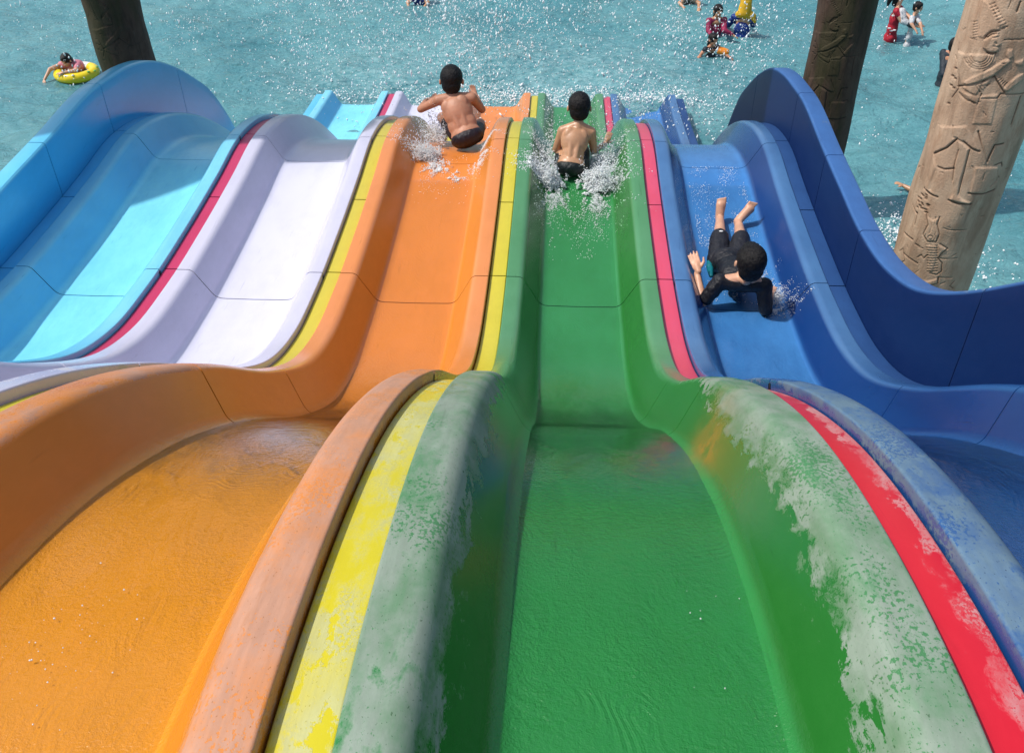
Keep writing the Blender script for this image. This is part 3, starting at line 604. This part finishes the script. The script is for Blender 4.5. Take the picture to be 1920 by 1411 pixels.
def skin(name, c, wet=.35):
    t = NT(name); o = t.obj(); a = t.noise(o, 9, 3); b = t.noise(o, 160, 2)
    t.set(t.b, 'Base Color', t.mix(t.ramp(a, .3, .7), tuple(x*.86 for x in c), tuple(min(1, x*1.08) for x in c)))
    t.set(t.b, 'Roughness', wet); t.set(t.b, 'Subsurface Weight', .12); t.b.inputs['Subsurface Radius'].default_value = (.012, .005, .003); t.b.inputs['Subsurface Scale'].default_value = .6
    t.set(t.b, 'Normal', t.bump(t.math('MULTIPLY_ADD', a, .5, t.math('MULTIPLY', b, .08)), .35, .006)); return t.m
def cloth(name, c, rough=.6):
    t = NT(name); o = t.obj(); a = t.noise(t.map(o, (1, 1, .45)), 26, 4, .6, 1.2); b = t.noise(o, 400, 2)
    t.set(t.b, 'Base Color', t.mix(t.ramp(a, .3, .7), tuple(x*.7 for x in c), c)); t.set(t.b, 'Roughness', rough); t.set(t.b, 'Specular IOR Level', .35)
    t.set(t.b, 'Normal', t.bump(t.math('MULTIPLY_ADD', b, .1, a), .8, .012)); return t.m
M_skin1 = skin('brown_skin', (.47,.215,.125), .52); M_skin2 = skin('warm_tan_skin', (.50,.27,.15), .36); M_skin3 = skin('light_tan_skin', (.60,.33,.21), .45)
t = NT('wet_black_hair'); n = t.noise(t.map(t.obj(), (1, .35, .3)), 150, 5, .7, 1.2)
t.set(t.b, 'Base Color', t.mix(n, (.003,.003,.004), (.014,.012,.012))); t.set(t.b, 'Roughness', .42); t.set(t.b, 'Specular IOR Level', .22); t.set(t.b, 'Normal', t.bump(n, .8, .008)); M_hair = t.m
M_eye = simple('dark_eye', (.01,.008,.007), .2)

def torso(pel, chest, neck, shL, shR, s=1.0, slim=1.0):
    pel, chest, neck, shL, shR = map(Vector, (pel, chest, neck, shL, shR))
    f1 = frame(shR-shL, neck-pel); f2 = frame(shR-shL, chest-pel); mid = pel.lerp(chest, .45)
    r, f, u = f1
    P = [('e', pel, (.108*s, .082*s, .085*s), f2), ('e', mid, (.090*s*slim, .064*s, .10*s), f2), ('e', chest, (.108*s, .072*s, .115*s), f1),
         ('e', (shL+shR)/2-u*.03*s, (.118*s, .058*s, .055*s), f1),
         ('c', shL, shR, .038*s, .038*s), ('c', neck-u*.05*s, neck+u*.045*s, .040*s, .034*s), ('c', neck-u*.01*s, shL, .034*s, .038*s), ('c', neck-u*.01*s, shR, .034*s, .038*s)]
    # shoulder blades and the groove of the spine
    for k in (-1, 1): P += [('e', chest+u*.045*s+r*k*.052*s-f*.038*s, (.040*s, .018*s, .050*s), f1), ('c', pel+r*k*.024*s-f*.048*s+u*.06*s, chest+r*k*.028*s-f*.045*s, .022*s, .024*s)]
    return P, f1
def limb(a, b, c, r0, r1, r2, r3): return [('c', a, b, r0, r1), ('c', b, c, r2, r3)]

# --- boy on the orange lane
root = tag(empty('person', (-.378, 6.83, zfloor(6.83))), 'shirtless boy in dark trunks sitting with elbows out on the orange lane', 'person', 'riders on the slide')
pel, ch, nk = V3(-.378,6.84,2.225), V3(-.447,6.93,2.375), V3(-.485,7.0,2.475)
sL, sR = V3(-.600,6.99,2.440), V3(-.335,6.99,2.462)
P, fr = torso(pel, ch, nk, sL, sR, 1.12, 1.16); hc = V3(-.497,7.055,2.575); hf = frame((1,.05,0), (.0,.15,1))
P += head(hc, hf, 1.1)+[('c', nk, hc-hf[2]*.03, .038, .043)]
eL, wL = V3(-.755,7.06,2.335), V3(-.735,7.24,2.33); eR, wR = V3(-.268,7.08,2.33), V3(-.33,7.26,2.37)
P += limb(sL, eL, wL, .040, .030, .030, .019)+limb(sR, eR, wR, .040, .030, .030, .019)
P += hand(wL, (.5,.5,.1), (0,-.4,-1), 1, .5, 1)+hand(wR, (-.3,.7,.3), (0,-.4,-1), 1, .5, -1)
P += limb((-.45,6.9,2.205), (-.60,7.18,2.215), (-.47,7.46,2.03), .062, .046, .044, .028)+limb((-.31,6.9,2.205), (-.30,7.2,2.16), (-.30,7.48,2.0), .062, .046, .044, .028)
P += [('c', (-.47,7.46,2.02), (-.47,7.56,1.99), .027, .02), ('c', (-.30,7.48,2.0), (-.30,7.58,1.97), .027, .02)]
fuse('body', P, .0052, 8, M_skin1, root)
fuse('hair', hair_prims(hc, hf, 1.12), .006, 3, M_hair, root, .0032, 95)
f2 = frame(sR-sL, ch-pel)
fuse('swim_trunks', [('e', pel-f2[2]*.022, (.132, .104, .080), f2), ('c', (-.45,6.9,2.20), (-.54,7.07,2.21), .073, .062), ('c', (-.31,6.9,2.20), (-.30,7.05,2.185), .068, .056)], .006, 3, cloth('dark_purple_trunks', (.016,.010,.016), .45), root, .0015, 40)

# --- boy on the green lane
root = tag(empty('person', (.44, 6.3, zfloor(6.3))), 'shirtless boy with a glint on his wet back, sitting on the green lane', 'person', 'riders on the slide')
pel, ch, nk = V3(.44,6.305,2.245), V3(.462,6.40,2.385), V3(.486,6.47,2.495)
sL, sR = V3(.372,6.46,2.440), V3(.582,6.46,2.432)
P, fr = torso(pel, ch, nk, sL, sR, .95, .96); hc = V3(.489,6.53,2.592); hf = frame((1,0,0), (0,.15,1))
P += head(hc, hf, 1.03)+[('c', nk, hc-hf[2]*.03, .032, .036)]
eL, wL = V3(.325,6.47,2.285), V3(.36,6.66,2.235); eR, wR = V3(.607,6.48,2.28), V3(.700,6.68,2.235)
P += limb(sL, eL, wL, .037, .027, .027, .018)+limb(sR, eR, wR, .037, .027, .027, .018)
P += hand(wL, (.2,.8,-.2), (0,-.2,-1), .95, .4, 1)+hand(wR, (.35,.45,.75), (0,-1,.3), .95, .3, -1)
P += limb((.38,6.36,2.225), (.39,6.66,2.30), (.42,6.93,2.15), .058, .044, .042, .027)+limb((.51,6.36,2.225), (.52,6.66,2.30), (.53,6.93,2.15), .058, .044, .042, .027)
P += [('c', (.42,6.93,2.13), (.42,7.03,2.12), .026, .02), ('c', (.53,6.93,2.13), (.54,7.03,2.12), .026, .02)]
fuse('body', P, .0052, 8, M_skin2, root)
fuse('hair', hair_prims(hc, hf, 1.05), .006, 3, M_hair, root, .0030, 95)
f2 = frame(sR-sL, ch-pel)
fuse('swim_trunks', [('e', pel-f2[2]*.022, (.110, .088, .066), f2), ('c', (.38,6.36,2.215), (.385,6.52,2.25), .068, .06), ('c', (.51,6.36,2.215), (.52,6.52,2.25), .068, .06)], .006, 3, cloth('black_green_trunks', (.008,.014,.014), .4), root, .0015, 40)

# --- boy lying back on the blue lane
root = tag(empty('person', (1.44, 5.05, zfloor(5.05))), 'boy in a black shirt and shorts lying back on the blue lane, feet away', 'person', 'riders on the slide')
pel, ch, nk = V3(1.435,5.09,2.19), V3(1.44,4.86,2.245), V3(1.455,4.70,2.325)
sL, sR = V3(1.318,4.715,2.285), V3(1.578,4.705,2.272)
P, fr = torso(pel, ch, nk, sL, sR); hc = V3(1.462,4.655,2.462); hf = frame((1,.12,-.08), (.08,-.12,1))
P += head(hc, hf, 1.03)+[('c', nk, hc-hf[2]*.03, .036, .040)]
eL, wL = V3(1.232,4.69,2.150), V3(1.205,4.865,2.245); eR, wR = V3(1.600,4.64,2.140), V3(1.655,4.80,2.155)
P += limb(sL, eL, wL, .040, .029, .029, .019)+limb(sR, eR, wR, .040, .029, .029, .019)
P += hand(V3(1.212,4.86,2.265), (-.28,.75,.5), (.15,.6,-.75), 1.15, .08, 1)+hand(wR, (.3,1,-.05), (0,.1,1), 1, .3, 1)
kL, aL = V3(1.408,5.37,2.205), V3(1.458,5.70,2.160); kR, aR = V3(1.545,5.36,2.20), V3(1.578,5.66,2.155)
P += limb((1.375,5.12,2.18), kL, aL, .062, .045, .043, .027)+limb((1.495,5.12,2.18), kR, aR, .062, .045, .043, .027)
for a, tx in ((aL, 0.0), (aR, .085)):
    P += [('e', a+V3(0,.012,-.012), (.028,.034,.028)), ('c', a+V3(0,.02,.0), a+V3(tx*.8,.055,.075), .030, .031), ('c', a+V3(0,.02,.0), a+V3(tx*.8+.012,.055,.072), .026, .026)]
    for k, L in enumerate((.030,.026,.024,.021,.018)):
        sgn = 1 if tx == 0 else -1; b = a+V3(tx*.8+.006+sgn*(.024-.0125*k),.060,.092); P.append(('c', b, b+V3(tx*.2,.006,L), .0105 if k == 0 else .0082, .0078, 8))
fuse('body', P, .0052, 3, M_skin3, root)
fuse('hair', hair_prims(hc, hf, 1.09), .006, 3, M_hair, root, .0032, 95)
f2 = frame(sR-sL, ch-pel); r, f, u = fr
M_blk = cloth('wet_black_shirt', (.010,.011,.016), .42)
Pt = [('e', pel+u*.02, (.112,.086,.09), f2), ('e', pel.lerp(ch, .5), (.098,.074,.11), f2), ('e', ch, (.111,.080,.118), fr), ('e', (sL+sR)/2-u*.035, (.122,.062,.055), fr),
      ('c', sL, sR, .047, .047), ('c', sL, sL.lerp(eL, .78), .050, .043), ('c', sR, sR.lerp(eR, .95), .050, .042)]
fuse('shirt', Pt, .006, 3, M_blk, root, .004, 22)
fuse('shorts', [('e', pel, (.120,.094,.086), f2), ('c', (1.375,5.12,2.18), kL, .074, .060), ('c', (1.495,5.12,2.18), kR, .074, .060)], .006, 3, cloth('black_shorts', (.016,.016,.022), .5), root, .003, 25)
fuse('side_panel', [('c', (1.312,5.06,2.175), (1.362,5.34,2.19), .022, .016), ('c', (1.305,4.93,2.19), (1.315,5.04,2.17), .014, .022)], .005, 2, cloth('teal_panel', (.0,.16,.20), .5), root)
bm = bmesh.new(); _ell(bm, (1.408,5.345,2.266), (.014,.007,.004)); me = bpy.data.meshes.new('white_tag'); bm.to_mesh(me); bm.free(); link_mesh('white_tag', me, simple('white_tag', (.7,.7,.7)), root)

# --- people in the pool
def bather(label, x, y, look, skinm, topm, hairm=None, s=1.0, sh=.36, hz=.56, arms=None, long=0.0, head_on=True, sleeves=.5, width=.16, group='bathers in the pool', hair_name='hair'):
    root = tag(empty('person', (x, y, 0)), label, 'person', group)
    lk = Vector((math.sin(look), math.cos(look), 0)); rt = Vector((math.cos(look), -math.sin(look), 0))
    sL, sR = V3(x, y, sh)-rt*width, V3(x, y, sh)+rt*width; ch = V3(x, y, sh-.16); pel = V3(x, y, sh-.46); nk = V3(x, y, sh+.05)
    P, fr = torso(pel, ch, nk, sL, sR, width/.13); hc = V3(x, y, hz)+lk*.02; hf = frame(rt, (0,0,1)); Pa = []
    if head_on: P += head(hc, hf, s)+[('c', nk, hc-V3(0,0,.05), .045*s, .045*s)]
    for (sh_, (e, w)) in zip((sL, sR), arms or []):
        e, w = Vector(e), Vector(w); P += limb(sh_, e, w, .046*s, .036*s, .036*s, .024*s)+hand(w, (w-e), (0,0,1), 1.1*s, .4)
        Pa += [('c', sh_, sh_.lerp(e, min(1, sleeves*1.25)), .054*s, .046*s)]+([('c', e, e.lerp(w, .85), .044*s, .034*s)] if sleeves > .9 else [])
    fuse('body', P, .011, 2, skinm, root)
    k = width/.13; Pt = [('e', ch, (.118*k,.084*k,.13*k), fr), ('e', pel.lerp(ch, .5), (.112*k,.084*k,.16*k), fr), ('e', pel, (.120*k,.092*k,.12*k), fr), ('c', pel, pel-V3(0,0,.3), .105*k, .10*k), ('c', sL, sR, .046*k, .046*k)]+Pa
    fuse('shirt', Pt, .012, 2, topm, root, .006, 16)
    if hairm is not None and head_on: fuse(hair_name, hair_prims(hc, hf, s*1.03, long), .011, 2, hairm, root, .003, 40); eyes(hc, hf, s, root)
    return root, hc, hf
M_mag = cloth('magenta_rash_top', (.30,.02,.08)); M_blu = cloth('blue_tunic', (.012,.045,.26)); M_scarf = cloth('yellow_scarf', (.72,.42,.02), .7)
M_red = cloth('red_jacket', (.42,.012,.03)); M_whi = cloth('white_cloth', (.62,.62,.64)); M_dk = cloth('dark_charcoal_shirt', (.018,.028,.04)); M_pink = cloth('pink_top', (.70,.24,.30))
bather('girl in a magenta long sleeved top facing the slide, beside the yellow scarf', 2.87, 15.6, math.radians(170), M_skin2, M_mag, M_hair, .98, .30, .455, [((2.98,15.42,.2),(3.12,15.38,.14)), ((2.74,15.5,.17),(2.8,15.36,.12))], .18, True, 1.0, .125)
r2, hc, hf = bather('woman in a blue tunic and long yellow headscarf seen from behind', 3.30, 15.6, math.radians(15), M_skin2, M_blu, None, 1.0, .34, .60, [((3.10,15.75,.18),(3.1,15.95,.12)), ((3.5,15.75,.18),(3.5,15.95,.12))], 0, True, 1.0, .155)
fuse('headscarf', [('e', hc, (.095,.105,.115), hf), ('c', hc-V3(0,.02,.02), V3(3.30,15.59,.44), .095, .11), ('c', V3(3.2,15.56,.41), V3(3.43,15.56,.38), .055, .06), ('c', V3(3.40,15.54,.42), V3(3.47,15.52,.31), .045, .03)], .012, 3, M_scarf, r2, .005, 18)
r4, hc, hf = bather('dark haired child with an orange armband in front of the girl in magenta', 2.73, 14.9, math.radians(150), M_skin1, M_dk, M_hair, .95, .09, .235, [((2.9,14.84,.05),(2.98,14.76,.02)), ((2.60,14.86,.04),(2.55,14.78,.02))], .05, True, .3, .11)
bm = bmesh.new(); _cap(bm, (2.86,14.85,.075), (2.95,14.82,.06), .062, .058); me = bpy.data.meshes.new('armband'); bm.to_mesh(me); bm.free(); me.shade_smooth(); link_mesh('armband', me, simple('orange_vinyl', (.75,.24,.02), .3), r4)
r5, hc, hf = bather('woman in a red jacket with white sleeves holding a toddler', 5.76, 15.75, math.radians(110), M_skin3, M_red, M_hair, 1.0, .46, .70, [((5.98,15.60,.33),(6.08,15.55,.30)), ((5.82,15.55,.32),(6.04,15.5,.27))], .1, True, .3, .135)
fuse('sleeve', [('c', (5.80,15.62,.46), (5.84,15.55,.33), .062, .055), ('c', (5.84,15.54,.33), (5.99,15.51,.28), .054, .044)], .012, 2, M_whi, r5, .004, 20)
fuse('cuff', [('c', (5.93,15.50,.30), (5.97,15.50,.285), .050, .048)], .012, 1, M_dk, r5)
fuse('ponytail', [('c', (5.68,15.74,.72), (5.60,15.72,.62), .04, .045), ('c', (5.60,15.72,.62), (5.585,15.72,.50), .045, .012)], .01, 2, M_hair, r5, .004, 40)
for px, pz in ((5.67,.40), (5.70,.16), (5.75,.17), (5.66,.2)):
    bm = bmesh.new(); _ell(bm, (px,15.60,pz), (.03,.02,.012)); me = bpy.data.meshes.new('white_patch'); bm.to_mesh(me); bm.free(); link_mesh('white_patch', me, M_whi, r5)
bather('toddler in white held by the woman in the red jacket', 5.99, 15.55, math.radians(130), M_skin3, M_whi, M_hair, .82, .40, .555, [((6.08,15.45,.32),(6.1,15.38,.25)), ((5.93,15.42,.33),(5.98,15.36,.27))], 0, True, .6, .075)
bather('man in a wet charcoal shirt half hidden behind the tan column', 6.03, 13.8, math.radians(60), M_skin1, M_dk, M_hair, 1.05, .40, .56, [((5.93,13.66,.18),(6.1,13.55,.08)), ((6.15,13.6,.2),(6.3,13.6,.1))], 0, True, .85, .15)
bather('bather in blue cut by the top edge above the boy on the orange lane', -2.22, 17.35, math.radians(170), M_skin2, M_blu, M_hair, 1.0, .20, .40, [((-2.42,17.2,.05),(-2.4,17.1,.02)), ((-2.05,17.2,.05),(-2.1,17.1,.02))], 0, True, .6, .14)
bather('bather in crimson cut by the top edge above the boy on the green lane', 1.02, 17.62, math.radians(190), M_skin2, M_red, M_hair, 1.0, .16, .36, None, .1, True, .6, .13)
bather('bather in grey cut by the top edge left of the magenta top', 2.62, 17.45, math.radians(170), M_skin2, cloth('grey_top', (.16,.15,.12)), M_hair, 1.0, .16, .36, [((2.45,17.3,.05),(2.5,17.2,.02)), ((2.8,17.3,.05),(2.78,17.15,.02))], .1, True, .6, .13)
root = tag(empty('person', (4.52, 10.36, 0)), 'swimmer with only a raised forearm and hand out of the water by the tan column', 'person', 'bathers in the pool')
fuse('body', limb((4.78,10.1,-.12), (4.60,10.28,.035), (4.50,10.38,.055), .045, .04, .036, .024)+hand((4.50,10.38,.055), (-.8,.3,.25), (0,-.2,1), 1.05, .5), .008, 2, M_skin2, root)

# --- child leaning over a swim ring
cx, cy, cz = -7.03, 13.68, .045
def ring_arc(a0, a1, R=.245, r=.078, nt=40, npt=14):
    full = abs(a1-a0) > 6.2; T = np.linspace(a0, a1, nt); Vv = []
    for a in T:
        for q in range(npt):
            b = 6.28319*q/npt; Vv.append((cx+(R+r*math.cos(b))*math.cos(a)*1.05, cy+(R+r*math.cos(b))*math.sin(a), cz+r*math.sin(b)))
    Qv = [(i*npt+j, i*npt+(j+1) % npt, (i+1)*npt+(j+1) % npt, (i+1)*npt+j) for i in range(nt-1) for j in range(npt)]
    return mesh_quads('arc', np.array(Vv), np.array(Qv))
root = tag(empty('swim_ring', (cx, cy, 0)), 'yellow and white inflatable swim ring by the dark mossy column', 'swim ring')
link_mesh('yellow_tube', ring_arc(math.radians(-200), math.radians(60)), simple('yellow_vinyl', (.78,.60,.02), .25), root)
link_mesh('white_tube', ring_arc(math.radians(60), math.radians(160)), simple('white_vinyl', (.72,.74,.66), .25), root)
for a, b, c in ((-30, 60, 'g'), (-10, 40, 'g'), (-75, 55, 'w'), (15, 50, 'g'), (-110, 60, 'w')):
    a, b = math.radians(a), math.radians(b); p = V3(cx+(.245+.08*math.cos(b))*math.cos(a)*1.05, cy+(.245+.08*math.cos(b))*math.sin(a), cz+.08*math.sin(b))
    bm = bmesh.new(); _ell(bm, p, (.022,.022,.010)); me = bpy.data.meshes.new('printed_leaf'); bm.to_mesh(me); bm.free(); me.shade_smooth()
    link_mesh('printed_leaf', me, simple('leaf_print_'+c, (.10,.34,.05) if c == 'g' else (.7,.7,.62), .3), root)
root = tag(empty('person', (-7.12, 13.72, 0)), 'child in pink leaning over the yellow swim ring with one arm dangling', 'person', 'bathers in the pool')
hc = V3(-7.125,13.66,.245); hf = frame((-.96,.25,0), (-.05,-.25,1)); sL, sR = V3(-7.24,13.70,.155), V3(-7.0,13.74,.145)
P = head(hc, hf, .92)+[('c', sL, sR, .045, .045), ('e', (-7.1,13.80,.08), (.12,.15,.09)), ('c', (-7.12,13.72,.15), hc-V3(0,0,.05), .04, .04)]
P += limb(sL, (-7.36,13.55,.14), (-7.42,13.42,.03), .038, .03, .029, .019)+hand((-7.42,13.42,.03), (-.2,-.5,-.5), (-.3,-.4,.4), 1, .4)
P += limb(sR, (-6.93,13.50,.15), (-7.10,13.42,.14), .038, .03, .029, .019)+hand((-7.10,13.42,.14), (-1,-.1,-.1), (0,0,1), 1, .3)
fuse('body', P, .007, 2, M_skin3, root)
fuse('shirt', [('c', sL, sR, .054, .054), ('e', (-7.1,13.82,.08), (.132,.165,.10)), ('c', sR, (-6.955,13.58,.152), .05, .046)], .010, 2, M_pink, root, .003, 20)
fuse('hair', hair_prims(hc, hf, .96, .04), .008, 2, M_hair, root, .003, 40); eyes(hc, hf, .92, root)

# ------------------------------------------------------------------ spray, splashes and foam
_b = bmesh.new(); bmesh.ops.create_icosphere(_b, subdivisions=1, radius=1); _b.verts.ensure_lookup_table()
ICO_V = np.array([v.co[:] for v in _b.verts]); ICO_F = np.array([[v.index for v in f.verts] for f in _b.faces]); _b.free()
OCT_V = np.array([(1,0,0),(-1,0,0),(0,1,0),(0,-1,0),(0,0,1),(0,0,-1)], float); OCT_F = np.array([(0,2,4),(2,1,4),(1,3,4),(3,0,4),(2,0,5),(1,2,5),(3,1,5),(0,3,5)])
def drops(name, P, r, label, mat, stretch=1.5, low=False, cat='water spray', fall=False):
    P = np.asarray(P, float); r = np.asarray(r, float); n = len(P); BV, BF = (OCT_V, OCT_F) if low else (ICO_V, ICO_F)
    d = rng.normal(size=(n, 3))
    if fall: d = d*.35+np.array([0, 0, 1.])
    d /= np.linalg.norm(d, axis=1)[:, None]; k = 1+rng.random(n)*stretch*rng.random(n)
    loc = BV[None]*r[:, None, None]
    loc = loc+d[:, None, :]*(np.einsum('nvk,nk->nv', loc, d)*(k[:, None]-1))[:, :, None]
    V = (P[:, None, :]+loc).reshape(-1, 3); F = (BF[None]+(np.arange(n)*len(BV))[:, None, None]).reshape(-1, 3)
    return tag(link_mesh(name, mesh_quads(name, V, F), mat), label, cat, kind='stuff')
t = NT('airborne_water'); t.set(t.b, 'Base Color', (.86,.91,.93,1)); t.set(t.b, 'Roughness', .12); t.set(t.b, 'IOR', 1.33); t.set(t.b, 'Transmission Weight', .12); M_drop = t.m
t = NT('clear_bubble'); t.set(t.b, 'Base Color', (.95,.97,.97,1)); t.set(t.b, 'Roughness', .02); t.set(t.b, 'Transmission Weight', 1.0); t.set(t.b, 'IOR', 1.25); M_bub = t.m
t = NT('white_foam'); t.set(t.b, 'Base Color', (.90,.93,.94,1)); t.set(t.b, 'Roughness', .35); t.set(t.b, 'Subsurface Weight', .6); t.b.inputs['Subsurface Radius'].default_value = (.03,.03,.03); M_foam = t.m

t = NT('splash_water'); t.set(t.b, 'Base Color', (.92,.95,.96,1)); t.set(t.b, 'Roughness', .2); t.set(t.b, 'Alpha', .68); M_splash = t.m
# spray thrown over the pool in front of the slide: clumped
cl = []
def clump(n, c, sp, rmin=.003, rmax=.0155): cl.append((np.array(c)+rng.normal(size=(n, 3))*np.array(sp), rmin+(rmax-rmin)*rng.random(n)**3.2))
for k in range(220):
    x = rng.normal(-.6, 2.9); y = rng.uniform(11.6, 17); z = abs(rng.normal(.5, .7))+.05; w = rng.uniform(.08, .42)
    clump(int(rng.uniform(12, 60)), (x, y, z), (w, w, w*.8))
for k in range(90): clump(int(rng.uniform(20, 70)), (rng.uniform(-3.6, -.6), rng.uniform(12.6, 16.8), abs(rng.normal(.5, .7))), (.35, .35, .3))
for k in range(26): clump(int(rng.uniform(15, 55)), (rng.normal(2.85, .45), rng.normal(14.6, .8), rng.uniform(.1, 1.0)), (.22, .2, .22))
for k in range(24): clump(int(rng.uniform(15, 60)), (rng.normal(1.6, .5), rng.uniform(10.3, 12.6), rng.uniform(.2, .8)), (.22, .25, .2))
clump(900, (0, 14.5, .7), (4.6, 1.9, .8), .003, .011); clump(420, (4.5, 14, .3), (2.6, 2.2, .35), .004, .014); clump(1100, (-7, 15, .25), (3.2, 2.2, .3), .004, .014)
P = np.concatenate([c[0] for c in cl]); R = np.concatenate([c[1] for c in cl]); m = (P[:, 2] > .015)&(P[:, 2] < 2.3)&(P[:, 1] > 10.2); P, R = P[m], R[m]
drops('water_spray', P, R, 'white droplets of spray flying over the pool beyond the slide', M_drop, 3.4, True, fall=True)
# flecks floating on the pool
n = 2200; x = rng.uniform(-10, 9, n); y = rng.uniform(8, 18, n); keep = rng.random(n) < (.25+.75*np.exp(-((x+.5)/4)**2-((y-14)/3)**2)); x, y = x[keep], y[keep]
drops('foam_flecks', np.stack([x, y, pool_height(x, y)-WMEAN+.004], 1), .006+.014*rng.random(len(x))**3, 'bright flecks and bubbles floating on the pool', M_foam, .6, True, 'foam')
# churned foam where the lanes meet the pool, and beside the tan column
def foam_patch(n, c, sp): return np.stack([rng.normal(c[0], sp[0], n), rng.normal(c[1], sp[1], n)], 1)
q = np.concatenate([foam_patch(2600, (-.3, 12.95), (1.5, .28)), foam_patch(1500, (4.15, 8.9), (.45, .5)), foam_patch(500, (2.9, 7.5), (.3, .8)), foam_patch(700, (1.9, 12.3), (.35, .5))])
q = q[(q[:, 0] > 2.35)|(q[:, 1] > 12.7)]
drops('churned_foam', np.column_stack([q, pool_height(q[:, 0], q[:, 1])-WMEAN+rng.random(len(q))**3*.10]), .005+.013*rng.random(len(q))**2, 'white churned foam where the lanes meet the pool', M_foam, .8, True, 'foam')

# splashes around the riders: ragged sheets that break up into drops
def splash(name, label, jets, seed):
    rr = np.random.default_rng(seed); PP = []; RR = []
    for (p, v, spread, n, rm) in jets:
        p, v = np.array(p), np.array(v)
        for b in range(max(1, int(n*1.6)//26)):           # strands
            vv = v+rr.normal(size=3)*spread; p0 = p+rr.normal(size=3)*np.array([.035, .05, .006]); L = rr.uniform(.03, .20)
            m = 60; tt = rr.random(m)**1.4*L/.2; q = p0+vv*tt[:, None]-np.array([0, 0, 1.3])*(tt**2)[:, None]*.25+rr.normal(size=(m, 3))*(.004+.02*tt)[:, None]
            PP.append(q); RR.append(rm*.72*(1.1-.6*np.clip(tt, 0, 1))*(.22+1.0*rr.random(m)**3.0))
    PP = np.concatenate(PP); RR = np.concatenate(RR)
    zf = np.array([zfloor(y) for y in PP[:, 1]]); lx = PP[:, 0]-np.floor(PP[:, 0])
    rim = np.interp(lx, [.05, .15, .265, .735, .85, .95], [.2, .2, 0, 0, .2, .2]); PP[:, 2] = np.maximum(PP[:, 2], zf+rim+.004)
    drops(name, PP, RR, label, M_splash, 1.8, True, 'splash')
splash('splash', 'white water thrown up on both sides of the boy on the orange lane', [((-.62,6.62,2.14),(-.16,-.10,.34),.12,1500,.0085), ((-.60,6.95,2.13),(-.15,.2,.42),.16,900,.008), ((-.22,6.74,2.12),(.07,-.05,.20),.07,320,.005), ((-.40,6.25,2.13),(0,-.05,.05),.05,160,.006), ((-.55,6.45,2.15),(-.03,-.2,.06),.08,420,.007), ((-.24,6.5,2.13),(.02,-.35,.04),.08,260,.006)], 1)
splash('splash', 'white water boiling up on both sides of the boy on the green lane', [((.31,6.20,2.15),(-.20,-.02,.36),.12,2300,.0095), ((.60,6.18,2.15),(.20,-.06,.34),.13,3000,.0095), ((.66,6.45,2.14),(.16,.15,.52),.18,1500,.008), ((.27,6.5,2.14),(-.08,.3,.5),.14,700,.007), ((.33,6.02,2.14),(-.05,-.5,.02),.13,520,.006), ((.62,5.98,2.14),(.04,-.55,.02),.13,560,.006)], 2)
splash('splash', 'small splash beside the right elbow of the boy on the blue lane', [((1.68,4.78,2.11),(.08,.05,.24),.10,420,.006), ((1.67,4.66,2.11),(.02,-.08,.06),.06,160,.005), ((1.63,4.95,2.11),(.04,.2,.10),.08,220,.005)], 3)
# fine froth of the water sliding down behind the riders and a few bubbles in the near tubs
def froth(x0, y0, y1, n, r0, r1, seed, w=.2):
    rr = np.random.default_rng(seed); x = x0+.5+rr.uniform(-w, w, n); y = rr.uniform(y0, y1, n); k = np.array([mnoise.noise(Vector((a*9, b*5, seed))) for a, b in zip(x, y)]); m = rr.random(n) < np.clip(.35+1.3*k, 0, 1)**1.5
    x, y = x[m], y[m]; z = np.array([zfloor(v) for v in y])+.008; return np.stack([x, y, z], 1), r0+(r1-r0)*rr.random(len(x))**3
a = [froth(1, 4.75, 6.5, 7000, .0012, .0036, 4), froth(0, 5.2, 6.2, 1500, .0012, .0036, 5), froth(-1, 5.9, 6.7, 500, .0015, .004, 6)]
drops('froth', np.concatenate([q[0] for q in a]), np.concatenate([q[1] for q in a]), 'fine froth on the wet lanes around the riders', M_foam, .4, True, 'foam')
rr = np.random.default_rng(9); n = 108; bx = np.concatenate([rr.normal(-.62, .07, 60), rr.normal(-.52, .05, 40), rr.normal(.62, .05, 8)]); by = np.concatenate([rr.normal(.86, .07, 60), rr.normal(1.0, .1, 40), rr.normal(1.05, .12, 8)])
drops('water_bubbles', np.stack([bx, by, [zfloor(v)+.0065 for v in by]], 1), .0006+.0018*rr.random(n)**2, 'small bubbles in the water of the nearest orange and green tubs', M_splash, .3, False, 'bubbles')
